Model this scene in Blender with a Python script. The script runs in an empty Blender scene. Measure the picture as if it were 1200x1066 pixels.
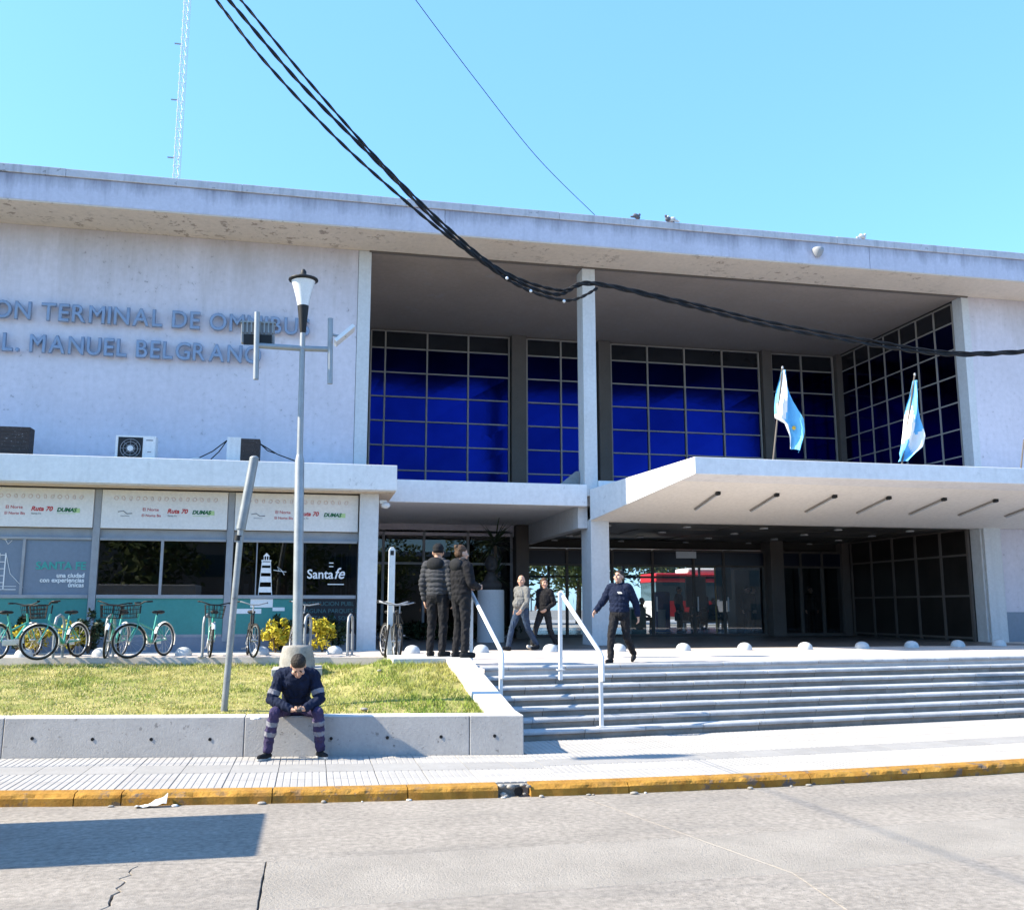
import bpy, bmesh, math, random
import numpy as np
from mathutils import Vector, Matrix, noise
random.seed(7)
R = math.radians
sc = bpy.context.scene
col = sc.collection
PI = math.pi

# ------------------------------------------------------------------ camera, sky, sun, exposure
EYE = 1.95
PITCH, YAW, FPX = math.atan(179 / 1100.), R(11.9), 1100.
cd = bpy.data.cameras.new('camera'); cam = bpy.data.objects.new('camera', cd); col.objects.link(cam)
cd.sensor_width = 36; cd.lens = 36 * FPX / 1200.; cd.clip_start = .1; cd.clip_end = 3000
cam.location = (0, 0, EYE); cam.rotation_euler = (R(90) + PITCH, 0, -YAW)
sc.camera = cam
SUN_EL, SUN_BACK = R(38.5), R(1.0)          # sun stands to the left, a hair behind the facade plane
sun_dir = Vector((-math.cos(SUN_EL) * math.cos(SUN_BACK), math.cos(SUN_EL) * math.sin(SUN_BACK), math.sin(SUN_EL)))
w = bpy.data.worlds.new('World'); sc.world = w; w.use_nodes = True
nt = w.node_tree; bg = nt.nodes['Background']
sky = nt.nodes.new('ShaderNodeTexSky'); sky.sky_type = 'NISHITA'; sky.sun_disc = False
sky.sun_elevation = SUN_EL; sky.sun_rotation = math.atan2(sun_dir.x, sun_dir.y)
sky.altitude = 20; sky.air_density = 1.0; sky.dust_density = 0.5; sky.ozone_density = 1.2
tint = nt.nodes.new('ShaderNodeMix'); tint.data_type = 'RGBA'; tint.blend_type = 'MULTIPLY'
tint.inputs[0].default_value = 1; tint.inputs[7].default_value = (.86, 1.22, 1.46, 1)
nt.links.new(sky.outputs[0], tint.inputs[6]); even = nt.nodes.new('ShaderNodeMix'); even.data_type = 'RGBA'; even.inputs[0].default_value = .5; even.inputs[7].default_value = (1.0, 2.5, 5.3, 1)   # thin even haze of a bright winter sky
nt.links.new(tint.outputs[2], even.inputs[6]); nt.links.new(even.outputs[2], bg.inputs[0])
bg.inputs[1].default_value = 0.128
sd = bpy.data.lights.new('sun', 'SUN'); sd.energy = 5.0; sd.angle = R(.53); sd.color = (1, .89, .70)
so = bpy.data.objects.new('sun', sd); col.objects.link(so)
so.rotation_euler = sun_dir.to_track_quat('Z', 'Y').to_euler()
sc.view_settings.view_transform = 'Standard'; sc.view_settings.look = 'None'
sc.view_settings.gamma = 1; sc.view_settings.exposure = 1.32
sc.cycles.max_bounces = 6; sc.cycles.diffuse_bounces = 4; sc.cycles.glossy_bounces = 3; sc.cycles.transparent_max_bounces = 10
tmp_scene = bpy.data.scenes.new('tmp')   # scratch scene in which text and figures are turned into meshes
def bake(o):
    tmp_scene.collection.objects.link(o); vl = tmp_scene.view_layers[0]; vl.update(); return bpy.data.meshes.new_from_object(o.evaluated_get(vl.depsgraph))

# a surveyed photo point back-projected to a real plane of the place (used for measuring only)
_fw = np.array([math.sin(YAW) * math.cos(PITCH), math.cos(YAW) * math.cos(PITCH), math.sin(PITCH)])
_rt = np.array([math.cos(YAW), -math.sin(YAW), 0]); _up = np.cross(_rt, _fw)
def at(x, y, Y=None, Z=None):
    d = _fw + _rt * (x - 600) / FPX - _up * (y - 533) / FPX
    t = Y / d[1] if Y is not None else (Z - EYE) / d[2]
    return Vector((d[0] * t, d[1] * t, EYE + d[2] * t))
def AX(x, Y, y=650): return at(x, y, Y=Y).x
def AZ(y, Y, x=600): return at(x, y, Y=Y).z

# ------------------------------------------------------------------ materials
MATS = {}
def mat(name, c, rough=.8, var=.12, scale=2.5, bump=0., bscale=40, spec=.3, metal=0, streak=0., specks=0., speck_col=(.05, .045, .04),
        rand=0., c2=None, coat=0., drip=None, sth=.62, drip_col=(.15, .145, .18), drip_amt=.75, streak_col=(.12, .12, .13), streak_vec=(2.2, 2.2, .13), speck_scale=9., world=True, fine=.06, sss=0.):
    m = bpy.data.materials.new(name); m.use_nodes = True; t = m.node_tree; n = t.nodes; L = t.links.new
    b = n['Principled BSDF']; b.inputs['Roughness'].default_value = rough; b.inputs['Metallic'].default_value = metal
    b.inputs['Specular IOR Level'].default_value = spec; b.inputs['Coat Weight'].default_value = coat
    if sss: b.inputs['Subsurface Weight'].default_value = sss; b.inputs['Subsurface Radius'].default_value = (.02, .008, .004)
    if world: src = n.new('ShaderNodeNewGeometry').outputs['Position']
    else: src = n.new('ShaderNodeTexCoord').outputs['Object']
    def noise_(sc_, det=5, rgh=.6, vec=None):
        q = n.new('ShaderNodeTexNoise'); q.inputs['Scale'].default_value = sc_; q.inputs['Detail'].default_value = det
        q.inputs['Roughness'].default_value = rgh; L(vec or src, q.inputs['Vector']); return q.outputs['Fac']
    def mix(fac, a, bb, mode='MIX'):
        q = n.new('ShaderNodeMix'); q.data_type = 'RGBA'; q.blend_type = mode
        if isinstance(fac, (int, float)): q.inputs[0].default_value = fac
        else: L(fac, q.inputs[0])
        for s, v in ((6, a), (7, bb)):
            if isinstance(v, tuple): q.inputs[s].default_value = (*v, 1)
            else: L(v, q.inputs[s])
        return q.outputs[2]
    def rng(v, a, b_, lo=0, hi=1):
        q = n.new('ShaderNodeMapRange'); L(v, q.inputs[0]); q.inputs[1].default_value = a; q.inputs[2].default_value = b_
        q.inputs[3].default_value = lo; q.inputs[4].default_value = hi; return q.outputs[0]
    def scaled(s):
        q = n.new('ShaderNodeVectorMath'); q.operation = 'MULTIPLY'; L(src, q.inputs[0]); q.inputs[1].default_value = s; return q.outputs[0]
    dark = tuple(x * (1 - var) for x in c); lite = tuple(min(1, x * (1 + var)) for x in c)
    if c2: dark, lite = c, c2
    out = mix(rng(noise_(scale), .3, .7), dark, lite)
    if fine: out = mix(rng(noise_(scale * 14, 3), .3, .7), out, mix(1., out, (1 - fine * 2,) * 3, 'MULTIPLY'))
    if streak:
        s = noise_(2.2, 5, .65, scaled(streak_vec))
        out = mix(rng(s, .52, .78, 0, streak), out, streak_col)
    if drip:
        s = noise_(1.1, 6, .75, scaled((1.6, 1.6, .22))); sp = n.new('ShaderNodeSeparateXYZ'); L(src, sp.inputs[0])
        g = rng(sp.outputs[2], drip[0] - drip[1], drip[0]); a = n.new('ShaderNodeMath'); a.operation = 'ADD'; L(g, a.inputs[0]); L(rng(s, .3, .7, -.9, .2), a.inputs[1])
        out = mix(rng(a.outputs[0], -.1, .9, 0, drip_amt), out, drip_col)
    if specks:
        s = noise_(speck_scale, 4, .7); z = noise_(.45, 2)
        a = n.new('ShaderNodeMath'); a.operation = 'MULTIPLY'; L(rng(s, sth, sth + .06, 0, specks), a.inputs[0]); L(rng(z, .42, .62), a.inputs[1])
        out = mix(a.outputs[0], out, speck_col)
    if rand:
        o = n.new('ShaderNodeObjectInfo')
        h = n.new('ShaderNodeHueSaturation'); L(rng(o.outputs['Random'], 0, 1, 1 - rand, 1 + rand), h.inputs['Value']); L(out, h.inputs['Color']); out = h.outputs[0]
    L(out, b.inputs['Base Color'])
    if bump:
        q = n.new('ShaderNodeBump'); q.inputs['Strength'].default_value = bump; q.inputs['Distance'].default_value = .02
        L(noise_(bscale, 6, .7), q.inputs['Height']); L(q.outputs[0], b.inputs['Normal'])
    MATS[name] = m; return m
def glass(name, tintc=(.7, .75, .8), refl=1.0, rough=0.):
    m = bpy.data.materials.new(name); m.use_nodes = True; t = m.node_tree; n = t.nodes; L = t.links.new
    n.remove(n['Principled BSDF']); o = n['Material Output']
    tr = n.new('ShaderNodeBsdfTransparent'); tr.inputs[0].default_value = (*tintc, 1)
    g = n.new('ShaderNodeBsdfGlossy'); g.inputs['Roughness'].default_value = rough; g.inputs[0].default_value = (refl,) * 3 + (1,)
    f = n.new('ShaderNodeFresnel'); f.inputs[0].default_value = 1.6
    mx = n.new('ShaderNodeMixShader'); L(f.outputs[0], mx.inputs[0]); L(tr.outputs[0], mx.inputs[1]); L(g.outputs[0], mx.inputs[2])
    L(mx.outputs[0], o.inputs[0]); MATS[name] = m; return m

mat('wall_paint', (.64, .60, .65), .85, .06, .5, .12, 50, streak=.22, specks=.5, speck_scale=7, streak_col=(.36, .35, .36), drip=(11.4, 2.6), drip_col=(.36, .32, .30), drip_amt=.5)
mat('white_paint', (.78, .77, .77), .75, .05, .6, .08, 40, streak=.25, specks=.3, speck_scale=5, streak_col=(.45, .45, .45))
mat('fascia', (.56, .55, .63), .8, .06, .8, .1, 40, streak=.4, streak_col=(.34, .34, .42), drip=(11.97, .45))
mat('coping', (.52, .51, .54), .85, .1, 1.2, .1, 40, streak=.5, specks=.6, speck_scale=5)
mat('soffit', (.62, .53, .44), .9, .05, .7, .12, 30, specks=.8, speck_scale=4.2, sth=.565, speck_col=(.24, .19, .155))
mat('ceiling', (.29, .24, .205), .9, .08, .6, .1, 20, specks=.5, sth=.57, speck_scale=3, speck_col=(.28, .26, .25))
mat('canopy_soffit', (.84, .80, .745), .9, .03, .8)
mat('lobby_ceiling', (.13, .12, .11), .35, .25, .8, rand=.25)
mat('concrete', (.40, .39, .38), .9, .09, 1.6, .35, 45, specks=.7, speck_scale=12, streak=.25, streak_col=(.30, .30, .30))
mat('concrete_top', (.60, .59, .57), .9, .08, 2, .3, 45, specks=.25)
mat('old_concrete', (.30, .285, .26), .95, .25, 5, .8, 30, specks=.8, speck_scale=14)
mat('column_paint', (.60, .61, .62), .85, .05, .9, .1, 40, streak=.2)
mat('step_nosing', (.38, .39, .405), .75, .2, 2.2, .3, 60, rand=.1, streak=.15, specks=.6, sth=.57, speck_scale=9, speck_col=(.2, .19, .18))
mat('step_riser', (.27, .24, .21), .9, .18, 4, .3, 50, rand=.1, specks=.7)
mat('plaza_paving', (.58, .52, .48), .85, .12, 3, .2, 50, specks=.3)
mat('lobby_floor', (.13, .13, .14), .25, .15, 2)
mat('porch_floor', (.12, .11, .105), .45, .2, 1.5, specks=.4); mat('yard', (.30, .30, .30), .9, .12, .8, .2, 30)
mat('tile', (.37, .355, .34), .85, .07, 4, .15, 80, rand=.05, specks=.3)
mat('tile_plain', (.31, .30, .29), .85, .07, 4, .15, 80, rand=.06, specks=.3)
mat('grout', (.16, .155, .15), .95, .2, 8)
mat('kerb_yellow', (.29, .135, .018), .88, .3, 4.5, .8, 30, c2=(.47, .255, .045), specks=1., speck_scale=5, speck_col=(.13, .11, .10), sth=.55, streak=.7, streak_col=(.2, .12, .05))
mat('road', (.335, .30, .262), .92, .13, 1.1, .5, 70, specks=.9, speck_scale=34, sth=.58, speck_col=(.14, .13, .12), fine=.2, streak=.55, streak_vec=(.10, 1.3, 1), streak_col=(.17, .16, .15))
mat('road_rough', (.32, .29, .255), .95, .12, 1.5, .9, 45, specks=.95, speck_scale=26, speck_col=(.13, .13, .13))
mat('road_joint', (.15, .14, .13), .95, .3, 6, .6, 40)
mat('ground', (.20, .19, .17), .95, .2, .05)
mat('soil', (.20, .22, .05), .95, .3, 1.5, .6, 60, c2=(.42, .36, .14))
mat('blade', (.19, .37, .03), .7, .2, .7, c2=(.62, .55, .15), spec=.2, fine=.3)
mat('dry_grass', (.62, .52, .27), .8, .2, 1.5, spec=.2)
mat('aluminium', (.42, .43, .45), .45, .08, 3, metal=.6)
mat('frame_grey', (.30, .31, .33), .6, .12, 3)
mat('mullion_light', (.34, .31, .28), .55, .1, 2)
mat('frame_brown', (.10, .088, .08), .6, .15, 2); mat('beam_dark', (.13, .112, .10), .8, .1, 1.5, streak=.2)
mat('letter_metal', (.24, .30, .41), .45, .1, 3, metal=.25, spec=.5)
mat('steel', (.30, .32, .34), .5, .12, 4, metal=.3, spec=.5)
mat('galvanised', (.27, .285, .29), .5, .15, 6, metal=.4, specks=.4)
mat('rail_white', (.72, .72, .71), .5, .06, 4, spec=.4, specks=.3)
mat('black', (.014, .014, .015), .55, .2, 6)
mat('rubber', (.018, .018, .018), .8, .2, 8)
mat('teal_paint', (.055, .38, .30), .35, .06, 4, spec=.5, coat=.2)
mat('teal_film', (.045, .235, .215), .45, .05, 1.2, spec=.4)
mat('blue_film', (.17, .21, .27), .35, .06, .8, spec=.5)
mat('dark_board', (.012, .016, .022), .4, .1, 2)
mat('sign_white', (.72, .70, .68), .6, .03, 1.2, specks=.08)
mat('ink_white', (.80, .80, .80), .6, .02, 2); mat('ink_teal', (.06, .34, .30), .6, .02, 2)
mat('ink_red', (.50, .03, .03), .6, .02, 2); mat('ink_green', (.02, .14, .06), .6, .02, 2)
mat('ink_lime', (.45, .62, .30), .6, .02, 2); mat('ink_grey', (.22, .22, .23), .6, .02, 2)
mat('ink_salmon', (.62, .42, .36), .6, .02, 2); mat('ink_dim', (.05, .13, .15), .6, .02, 2)
mat('ac_white', (.70, .69, .67), .5, .05, 2, streak=.2); mat('ac_brown', (.045, .035, .032), .7, .2, 6, specks=1., speck_scale=30, speck_col=(.5, .5, .48))
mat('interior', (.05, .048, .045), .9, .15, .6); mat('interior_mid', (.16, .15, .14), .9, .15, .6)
mat('bus_red', (.55, .02, .03), .35, .06, .5, spec=.5); mat('bus_white', (.78, .78, .78), .4, .03, .5, spec=.5)
mat('bus_glass', (.05, .09, .11), .1, .1, .5, spec=.6)
mat('bark', (.12, .09, .065), .95, .25, 6, .6, 20)
mat('leaf', (.05, .085, .02), .6, .3, 1.2, c2=(.13, .16, .04), rand=0); mat('leaf_gold', (.42, .36, .02), .6, .2, 4, c2=(.56, .44, .03))
mat('leaf_dark', (.018, .035, .012), .6, .3, 3); mat('leaf_yucca', (.03, .05, .022), .55, .2, 3)
mat('stone_bust', (.045, .042, .042), .6, .2, 8, .3, 40); mat('pedestal', (.62, .62, .62), .8, .05, 2, specks=.3)
mat('cable', (.012, .012, .014), .7, .2, 8); mat('lamp_glass', (.72, .74, .76), .25, .03, 3, spec=.5)
mat('flag_blue', (.17, .50, .78), 1., .06, 6, .3, 30, spec=.05); mat('flag_white', (.8, .8, .8), 1., .04, 6, .3, 30, spec=.05); mat('flag_gold', (.75, .45, .06), .8, .05, 6)
mat('mast', (.72, .74, .76), .6, .1, .1); mat('dome', (.50, .53, .55), .75, .08, 6, .1, 50, rand=.05)  # mast colour lightened to stand in for haze over distance
mat('van_white', (.75, .75, .75), .4, .04, 1); mat('paper', (.75, .74, .72), .8, .05, 5)
mat('feather', (.12, .12, .14), .8, .3, 12); mat('feather_pale', (.55, .55, .55), .8, .2, 12)
mat('bin_green', (.02, .10, .06), .5, .1, 3); mat('blue_plastic', (.03, .08, .35), .5, .1, 3); mat('light_panel', (.6, .62, .65), .5, .05, 3)
mat('opposite_wall', (.30, .26, .22), .9, .15, .5, streak=.2)
glass('clear_glass', (.62, .66, .70)); glass('lobby_glass', (.86, .88, .90)); glass('tint_glass', (.33, .34, .36))
# dyed blue glazing of the upper hall
mat('blue_glass', (.003, .008, .10), .12, .3, .35, .12, 3, spec=.3, fine=.02, metal=1., rand=.22)
mat('grey_glass', (.016, .017, .022), .2, .2, .4, spec=.5)
mat('transom_glass', (.008, .012, .03), .3, .2, 1, spec=.4); mat('shade_glass', (.02, .016, .014), .5, .3, 1, spec=.12)
# clothing and people
mat('skin', (.52, .31, .22), .55, .05, 30, spec=.35, world=False); mat('lip', (.36, .14, .12), .5, .05, 30, world=False)
mat('hair_dark', (.022, .016, .012), .6, .3, 60, .5, 120, world=False); mat('hair_brown', (.075, .04, .022), .6, .3, 60, .5, 120, world=False)
for nm, c in dict(navy=(.010, .016, .040), purple_navy=(.05, .04, .095), black_cloth=(.014, .014, .017), puffer=(.05, .052, .06), charcoal=(.022, .023, .026), grey_knit=(.17, .17, .165),
                  jeans=(.035, .055, .095), reflective=(.22, .22, .25), shoe=(.02, .021, .024), sole=(.55, .55, .54), white_shoe=(.6, .58, .55), beanie=(.016, .016, .018), trouser=(.017, .017, .02)).items():
    mat(nm, c, .85, .2, 9, .5, 90, spec=.15, world=False)

# ------------------------------------------------------------------ mesh builder
class MB:
    def __init__(s): s.v = []; s.f = []; s.mi = []; s.m = 0; s.sm = []
    def add(s, vs, fs, smooth=False):
        o = len(s.v); s.v += [tuple(q) for q in vs]
        for f in fs: s.f.append([i + o for i in f]); s.mi.append(s.m); s.sm.append(smooth)
        return s
    def box(s, x0, x1, y0, y1, z0, z1):
        v = [(x, y, z) for z in (z0, z1) for y in (y0, y1) for x in (x0, x1)]
        return s.add(v, [(0, 2, 3, 1), (4, 5, 7, 6), (0, 1, 5, 4), (2, 6, 7, 3), (0, 4, 6, 2), (1, 3, 7, 5)])
    def hexa(s, v): return s.add(v, [(0, 3, 2, 1), (4, 5, 6, 7), (0, 1, 5, 4), (1, 2, 6, 5), (2, 3, 7, 6), (3, 0, 4, 7)])
    def tube(s, pts, r, n=8, cap=True, smooth=True):
        pts = [Vector(p) for p in pts]; k = len(pts); rr = r if isinstance(r, (list, tuple)) else [r] * k
        vs = []; ref = None
        for i, p in enumerate(pts):
            t = (pts[min(i + 1, k - 1)] - pts[max(i - 1, 0)]).normalized()
            if ref is None: ref = t.orthogonal().normalized()
            ref = (ref - t * ref.dot(t)); ref = ref.normalized() if ref.length > 1e-6 else t.orthogonal().normalized()
            b = t.cross(ref)
            for j in range(n):
                a = 2 * PI * j / n + PI / n
                vs.append(p + (ref * math.cos(a) + b * math.sin(a)) * rr[i])
        fs = [(i * n + j, i * n + (j + 1) % n, (i + 1) * n + (j + 1) % n, (i + 1) * n + j) for i in range(k - 1) for j in range(n)]
        s.add(vs, fs, smooth)
        if cap: s.add(vs[:n], [tuple(range(n - 1, -1, -1))]); s.add(vs[-n:], [tuple(range(n))])
        return s
    def ring(s, c, R_, r, ax, n=28, m=8):
        ax = Vector(ax).normalized(); u = ax.orthogonal().normalized(); v = ax.cross(u); c = Vector(c); vs = []
        for i in range(n):
            a = 2 * PI * i / n; d = u * math.cos(a) + v * math.sin(a)
            for j in range(m):
                b = 2 * PI * j / m; vs.append(c + d * (R_ + r * math.cos(b)) + ax * r * math.sin(b))
        return s.add(vs, [(i * m + j, ((i + 1) % n) * m + j, ((i + 1) % n) * m + (j + 1) % m, i * m + (j + 1) % m) for i in range(n) for j in range(m)], True)
    def lathe(s, prof, c=(0, 0, 0), n=20, smooth=True):
        vs = []; k = len(prof)
        for r, z in prof:
            for j in range(n):
                a = 2 * PI * j / n; vs.append((c[0] + r * math.cos(a), c[1] + r * math.sin(a), c[2] + z))
        s.add(vs, [(i * n + j, i * n + (j + 1) % n, (i + 1) * n + (j + 1) % n, (i + 1) * n + j) for i in range(k - 1) for j in range(n)], smooth)
        s.add(vs[:n], [tuple(range(n - 1, -1, -1))]); s.add(vs[-n:], [tuple(range(n))]); return s
    def ell(s, c, r, n=12, m=8, rot=None):
        c = Vector(c); vs = []; fs = []
        for i in range(m + 1):
            t = PI * i / m
            for j in range(n):
                a = 2 * PI * j / n; q = Vector((r[0] * math.sin(t) * math.cos(a), r[1] * math.sin(t) * math.sin(a), -r[2] * math.cos(t)))
                vs.append(c + (rot @ q if rot else q))
        for i in range(m):
            for j in range(n): fs.append((i * n + j, i * n + (j + 1) % n, (i + 1) * n + (j + 1) % n, (i + 1) * n + j))
        return s.add(vs, fs, True)
    def prism(s, poly, z0, z1):
        n = len(poly); v = [(x, y, z0) for x, y in poly] + [(x, y, z1) for x, y in poly]
        s.add(v, [tuple(range(n - 1, -1, -1)), tuple(range(n, 2 * n))] + [(i, (i + 1) % n, n + (i + 1) % n, n + i) for i in range(n)]); return s
    def prismY(s, poly, y0, y1):      # polygon in X,Z pushed along Y
        n = len(poly); v = [(x, y0, z) for x, z in poly] + [(x, y1, z) for x, z in poly]
        s.add(v, [tuple(range(n)), tuple(range(2 * n - 1, n - 1, -1))] + [((i + 1) % n, i, n + i, n + (i + 1) % n) for i in range(n)]); return s
    def prismX(s, poly, x0, x1):      # polygon in Y,Z pushed along X
        n = len(poly); v = [(x0, y, z) for y, z in poly] + [(x1, y, z) for y, z in poly]
        s.add(v, [tuple(range(n)), tuple(range(2 * n - 1, n - 1, -1))] + [((i + 1) % n, i, n + i, n + (i + 1) % n) for i in range(n)]); return s
    def mesh(s, name, mats):
        me = bpy.data.meshes.new(name); me.from_pydata(s.v, [], s.f); mats = mats if isinstance(mats, (list, tuple)) else [mats]
        for m in mats: me.materials.append(MATS[m])
        me.polygons.foreach_set('material_index', s.mi); me.polygons.foreach_set('use_smooth', s.sm); me.update()
        bm = bmesh.new(); bm.from_mesh(me); bmesh.ops.recalc_face_normals(bm, faces=bm.faces); bm.to_mesh(me); bm.free(); return me
    def build(s, name, mats, parent=None, bevel=0., seg=2):
        return link(name, s.mesh(name, mats), parent, bevel, seg)
def link(name, me, parent=None, bevel=0., seg=2):
    o = bpy.data.objects.new(name, me); col.objects.link(o)
    if parent: o.parent = parent
    if bevel:
        b = o.modifiers.new('bevel', 'BEVEL'); b.width = bevel; b.segments = seg; b.limit_method = 'ANGLE'; b.angle_limit = R(40)
    return o
def tag(o, label=None, cat=None, group=None, kind=None):
    for k, v in (('label', label), ('category', cat), ('group', group), ('kind', kind)):
        if v: o[k] = v
    return o
def thing(name, label, cat, loc=(0, 0, 0), rz=0, group=None):
    o = bpy.data.objects.new(name, None); col.objects.link(o); o.location = loc; o.rotation_euler = (0, 0, rz); o.empty_display_size = .2
    return tag(o, label, cat, group)
def copy_tree(o, parent=None):
    c = o.copy(); col.objects.link(c); c.parent = parent
    for ch in list(o.children): copy_tree(ch, c)
    return c
def text_mesh(s, size, ext=.002, offset=0., shear=0., align='LEFT', space=1., bev=0.):
    cu = bpy.data.curves.new('t', 'FONT'); cu.body = s; cu.size = size; cu.extrude = ext; cu.offset = offset; cu.shear = shear; cu.align_x = align; cu.space_character = space
    cu.resolution_u = 4; cu.bevel_depth = bev; cu.bevel_resolution = 0
    o = bpy.data.objects.new('t', cu); me = bake(o); bpy.data.objects.remove(o); bpy.data.curves.remove(cu)
    return me
def text(name, s, size, m, loc, parent=None, width=None, **k):
    me = text_mesh(s, size, **k); me.materials.clear(); me.materials.append(MATS[m])
    o = link(name, me, parent); o.location = loc; o.rotation_euler = (R(90), 0, 0)
    if width:
        xs = [v.co.x for v in me.vertices]; o.scale = (width / (max(xs) - min(xs)), 1, 1)
    return o
def struct(o): return tag(o, kind='structure')

# ------------------------------------------------------------------ levels and lines of the site
PZ = .98                                     # plaza level
YW, YB, YS, YC, YR = 24., 31., 22.6, 21.9, 22.5   # column plane, recessed glazing, shop front, shop canopy edge, roof edge
SOF = 11.3
kp = np.polyfit([-3.16, -.51, 2.24, 5.35, 8.99], [11.31, 10.92, 10.66, 10.68, 10.9], 2)
def KY(X):                                   # kerb face
    Xc = min(max(X, -4.), 10.); return float(np.polyval(kp, Xc) + np.polyval(np.polyder(kp), Xc) * (X - Xc))
SM = .12
def WY(X): return 12.82 - .16 * (X - 2.87) if X <= 2.9 else 14.05 + SM * (X - 3.05)

# ground sheet, yard, plaza
struct(MB().box(-900, 900, -900, 900, -.6, -.30).build('ground', 'ground'))
poly = [(-45, 20.9), (-6, 20.6), (1.55, 19.25), (1.75, 16.9), (2.75, 15.2), (2.75, 15.64), (30, 15.64 + SM * 27.25), (70, 20), (70, 75), (-45, 75)]
struct(MB().prism(poly, -.3, PZ).build('plaza', 'plaza_paving'))
struct(MB().box(1.75, 32, YB - .2, 44.6, PZ, PZ + .004).build('lobby_floor', 'lobby_floor'))
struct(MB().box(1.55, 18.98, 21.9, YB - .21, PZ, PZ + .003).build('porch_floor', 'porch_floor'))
struct(MB().box(-44, 69, 45.4, 74, PZ, PZ + .006).build('bus_yard', 'yard'))

# ------------------------------------------------------------------ road with concrete slabs, kerb and tiled pavement
struct(MB().box(-60, 60, -14, 10.55, -.34, -.165).build('road_bed', 'road_joint'))
road = struct(MB().box(-60, 60, -13.9, 5.0, -.164, -.135).build('road', 'road'))
def slab(name, pts, m, gap=.0025):
    c = Vector((sum(p[0] for p in pts) / len(pts), sum(p[1] for p in pts) / len(pts)))
    q = []
    for i, p in enumerate(pts):             # subdivide edges a little unevenly so the joints look worn
        a = Vector(p); b = Vector(pts[(i + 1) % len(pts)]); k = max(1, int((b - a).length / .12))
        nrm = Vector((b.y - a.y, a.x - b.x)).normalized()
        for j in range(k):
            e = a.lerp(b, j / k); d = (c - e).normalized() * gap
            q.append(e + d + nrm * (random.uniform(-.004, .002) if j else 0))
    return MB().prism([tuple(x) for x in q], -.163, -.13).build(name, m, road, .003, 1)
def rp(x, y): v = at(x, y, Z=-.13); return (v.x, v.y)
def lineY(A, B, X): return A[1] + (B[1] - A[1]) * (X - A[0]) / (B[0] - A[0])
A0, A1 = rp(0, 1017), rp(310, 1009); B0, B1 = rp(400, 1061), rp(1200, 1001)
J0, J1 = rp(312, 1012), rp(330, 1066); D0, D1 = rp(700, 940), rp(1050, 1066)
def LA(X): return lineY(A0, A1, X)
def LB(X): return lineY(B0, B1, X)
def DX(Y): return D0[0] + (D1[0] - D0[0]) * (Y - D0[1]) / (D1[1] - D0[1])
yA = lambda X: LA(X) if X < J0[0] else LA(J0[0]) + .02 * (X - J0[0])
gut = []
def strip(x0, x1, top, bot, m, n=8):
    xs = [x0 + (x1 - x0) * i / n for i in range(n + 1)]
    slab('road_slab', [(x, bot(x)) for x in xs] + [(x, top(x)) for x in reversed(xs)], m)
kerb_in = lambda X: KY(X) + .06
dxt = DX(kerb_in(D0[0])); dxa = DX(yA(D0[0]))
strip(-20, -9, kerb_in, yA, 'road')
xs = [-9 + (dxt + 9) * i / 24 for i in range(25)]
slab('road_slab', [(-9, yA(-9)), (J0[0], yA(J0[0])), (DX(yA(3.)), yA(3.))] + [(x, kerb_in(x)) for x in reversed(xs)], 'road')
xs = [dxt + (14 - dxt) * i / 8 for i in range(9)]
slab('road_slab', [(DX(yA(3.)), yA(3.)), (14, yA(14))] + [(x, kerb_in(x)) for x in reversed(xs)], 'road')
strip(14, 30, kerb_in, yA, 'road')
slab('road_slab', [(J0[0], LB(J0[0])), (DX(LB(3.2)), LB(3.2)), (DX(yA(3.)), yA(3.)), (J0[0], yA(J0[0]))], 'road_rough')
slab('road_slab', [(DX(LB(3.2)), LB(3.2)), (14, LB(14)), (14, yA(14)), (DX(yA(3.)), yA(3.))], 'road_rough')
slab('road_slab', [(J0[0], 5.0), (3.6, 5.0), (DX(LB(3.2)), LB(3.2)), (J0[0], LB(J0[0]))], 'road')
slab('road_slab', [(3.6, 5.0), (14, 5.0), (14, LB(14)), (DX(LB(3.2)), LB(3.2))], 'road')
# left slab broken in two by a wandering crack
c0 = rp(157, 1014); c1 = rp(122, 1066)
cr = [(c0[0] + (c1[0] - c0[0]) * t + random.uniform(-.045, .045), c0[1] + (c1[1] - c0[1]) * t) for t in [i / 13 for i in range(14)]]
ce = (cr[-1][0] - .35, 5.0); cr.append(ce)
slab('road_slab', [(-9, 5.0), ce] + list(reversed(cr[:-1])) + [(c0[0], yA(c0[0])), (-9, yA(-9))], 'road', .011)
slab('road_slab', [ce, (J0[0], 5.0), (J0[0], yA(J0[0]))] + [(c0[0], yA(c0[0]))] + cr[:-1], 'road', .011)
strip(-20, -9, yA, lambda X: 5.0, 'road'); strip(14, 30, yA, lambda X: 5.0, 'road')

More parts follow.
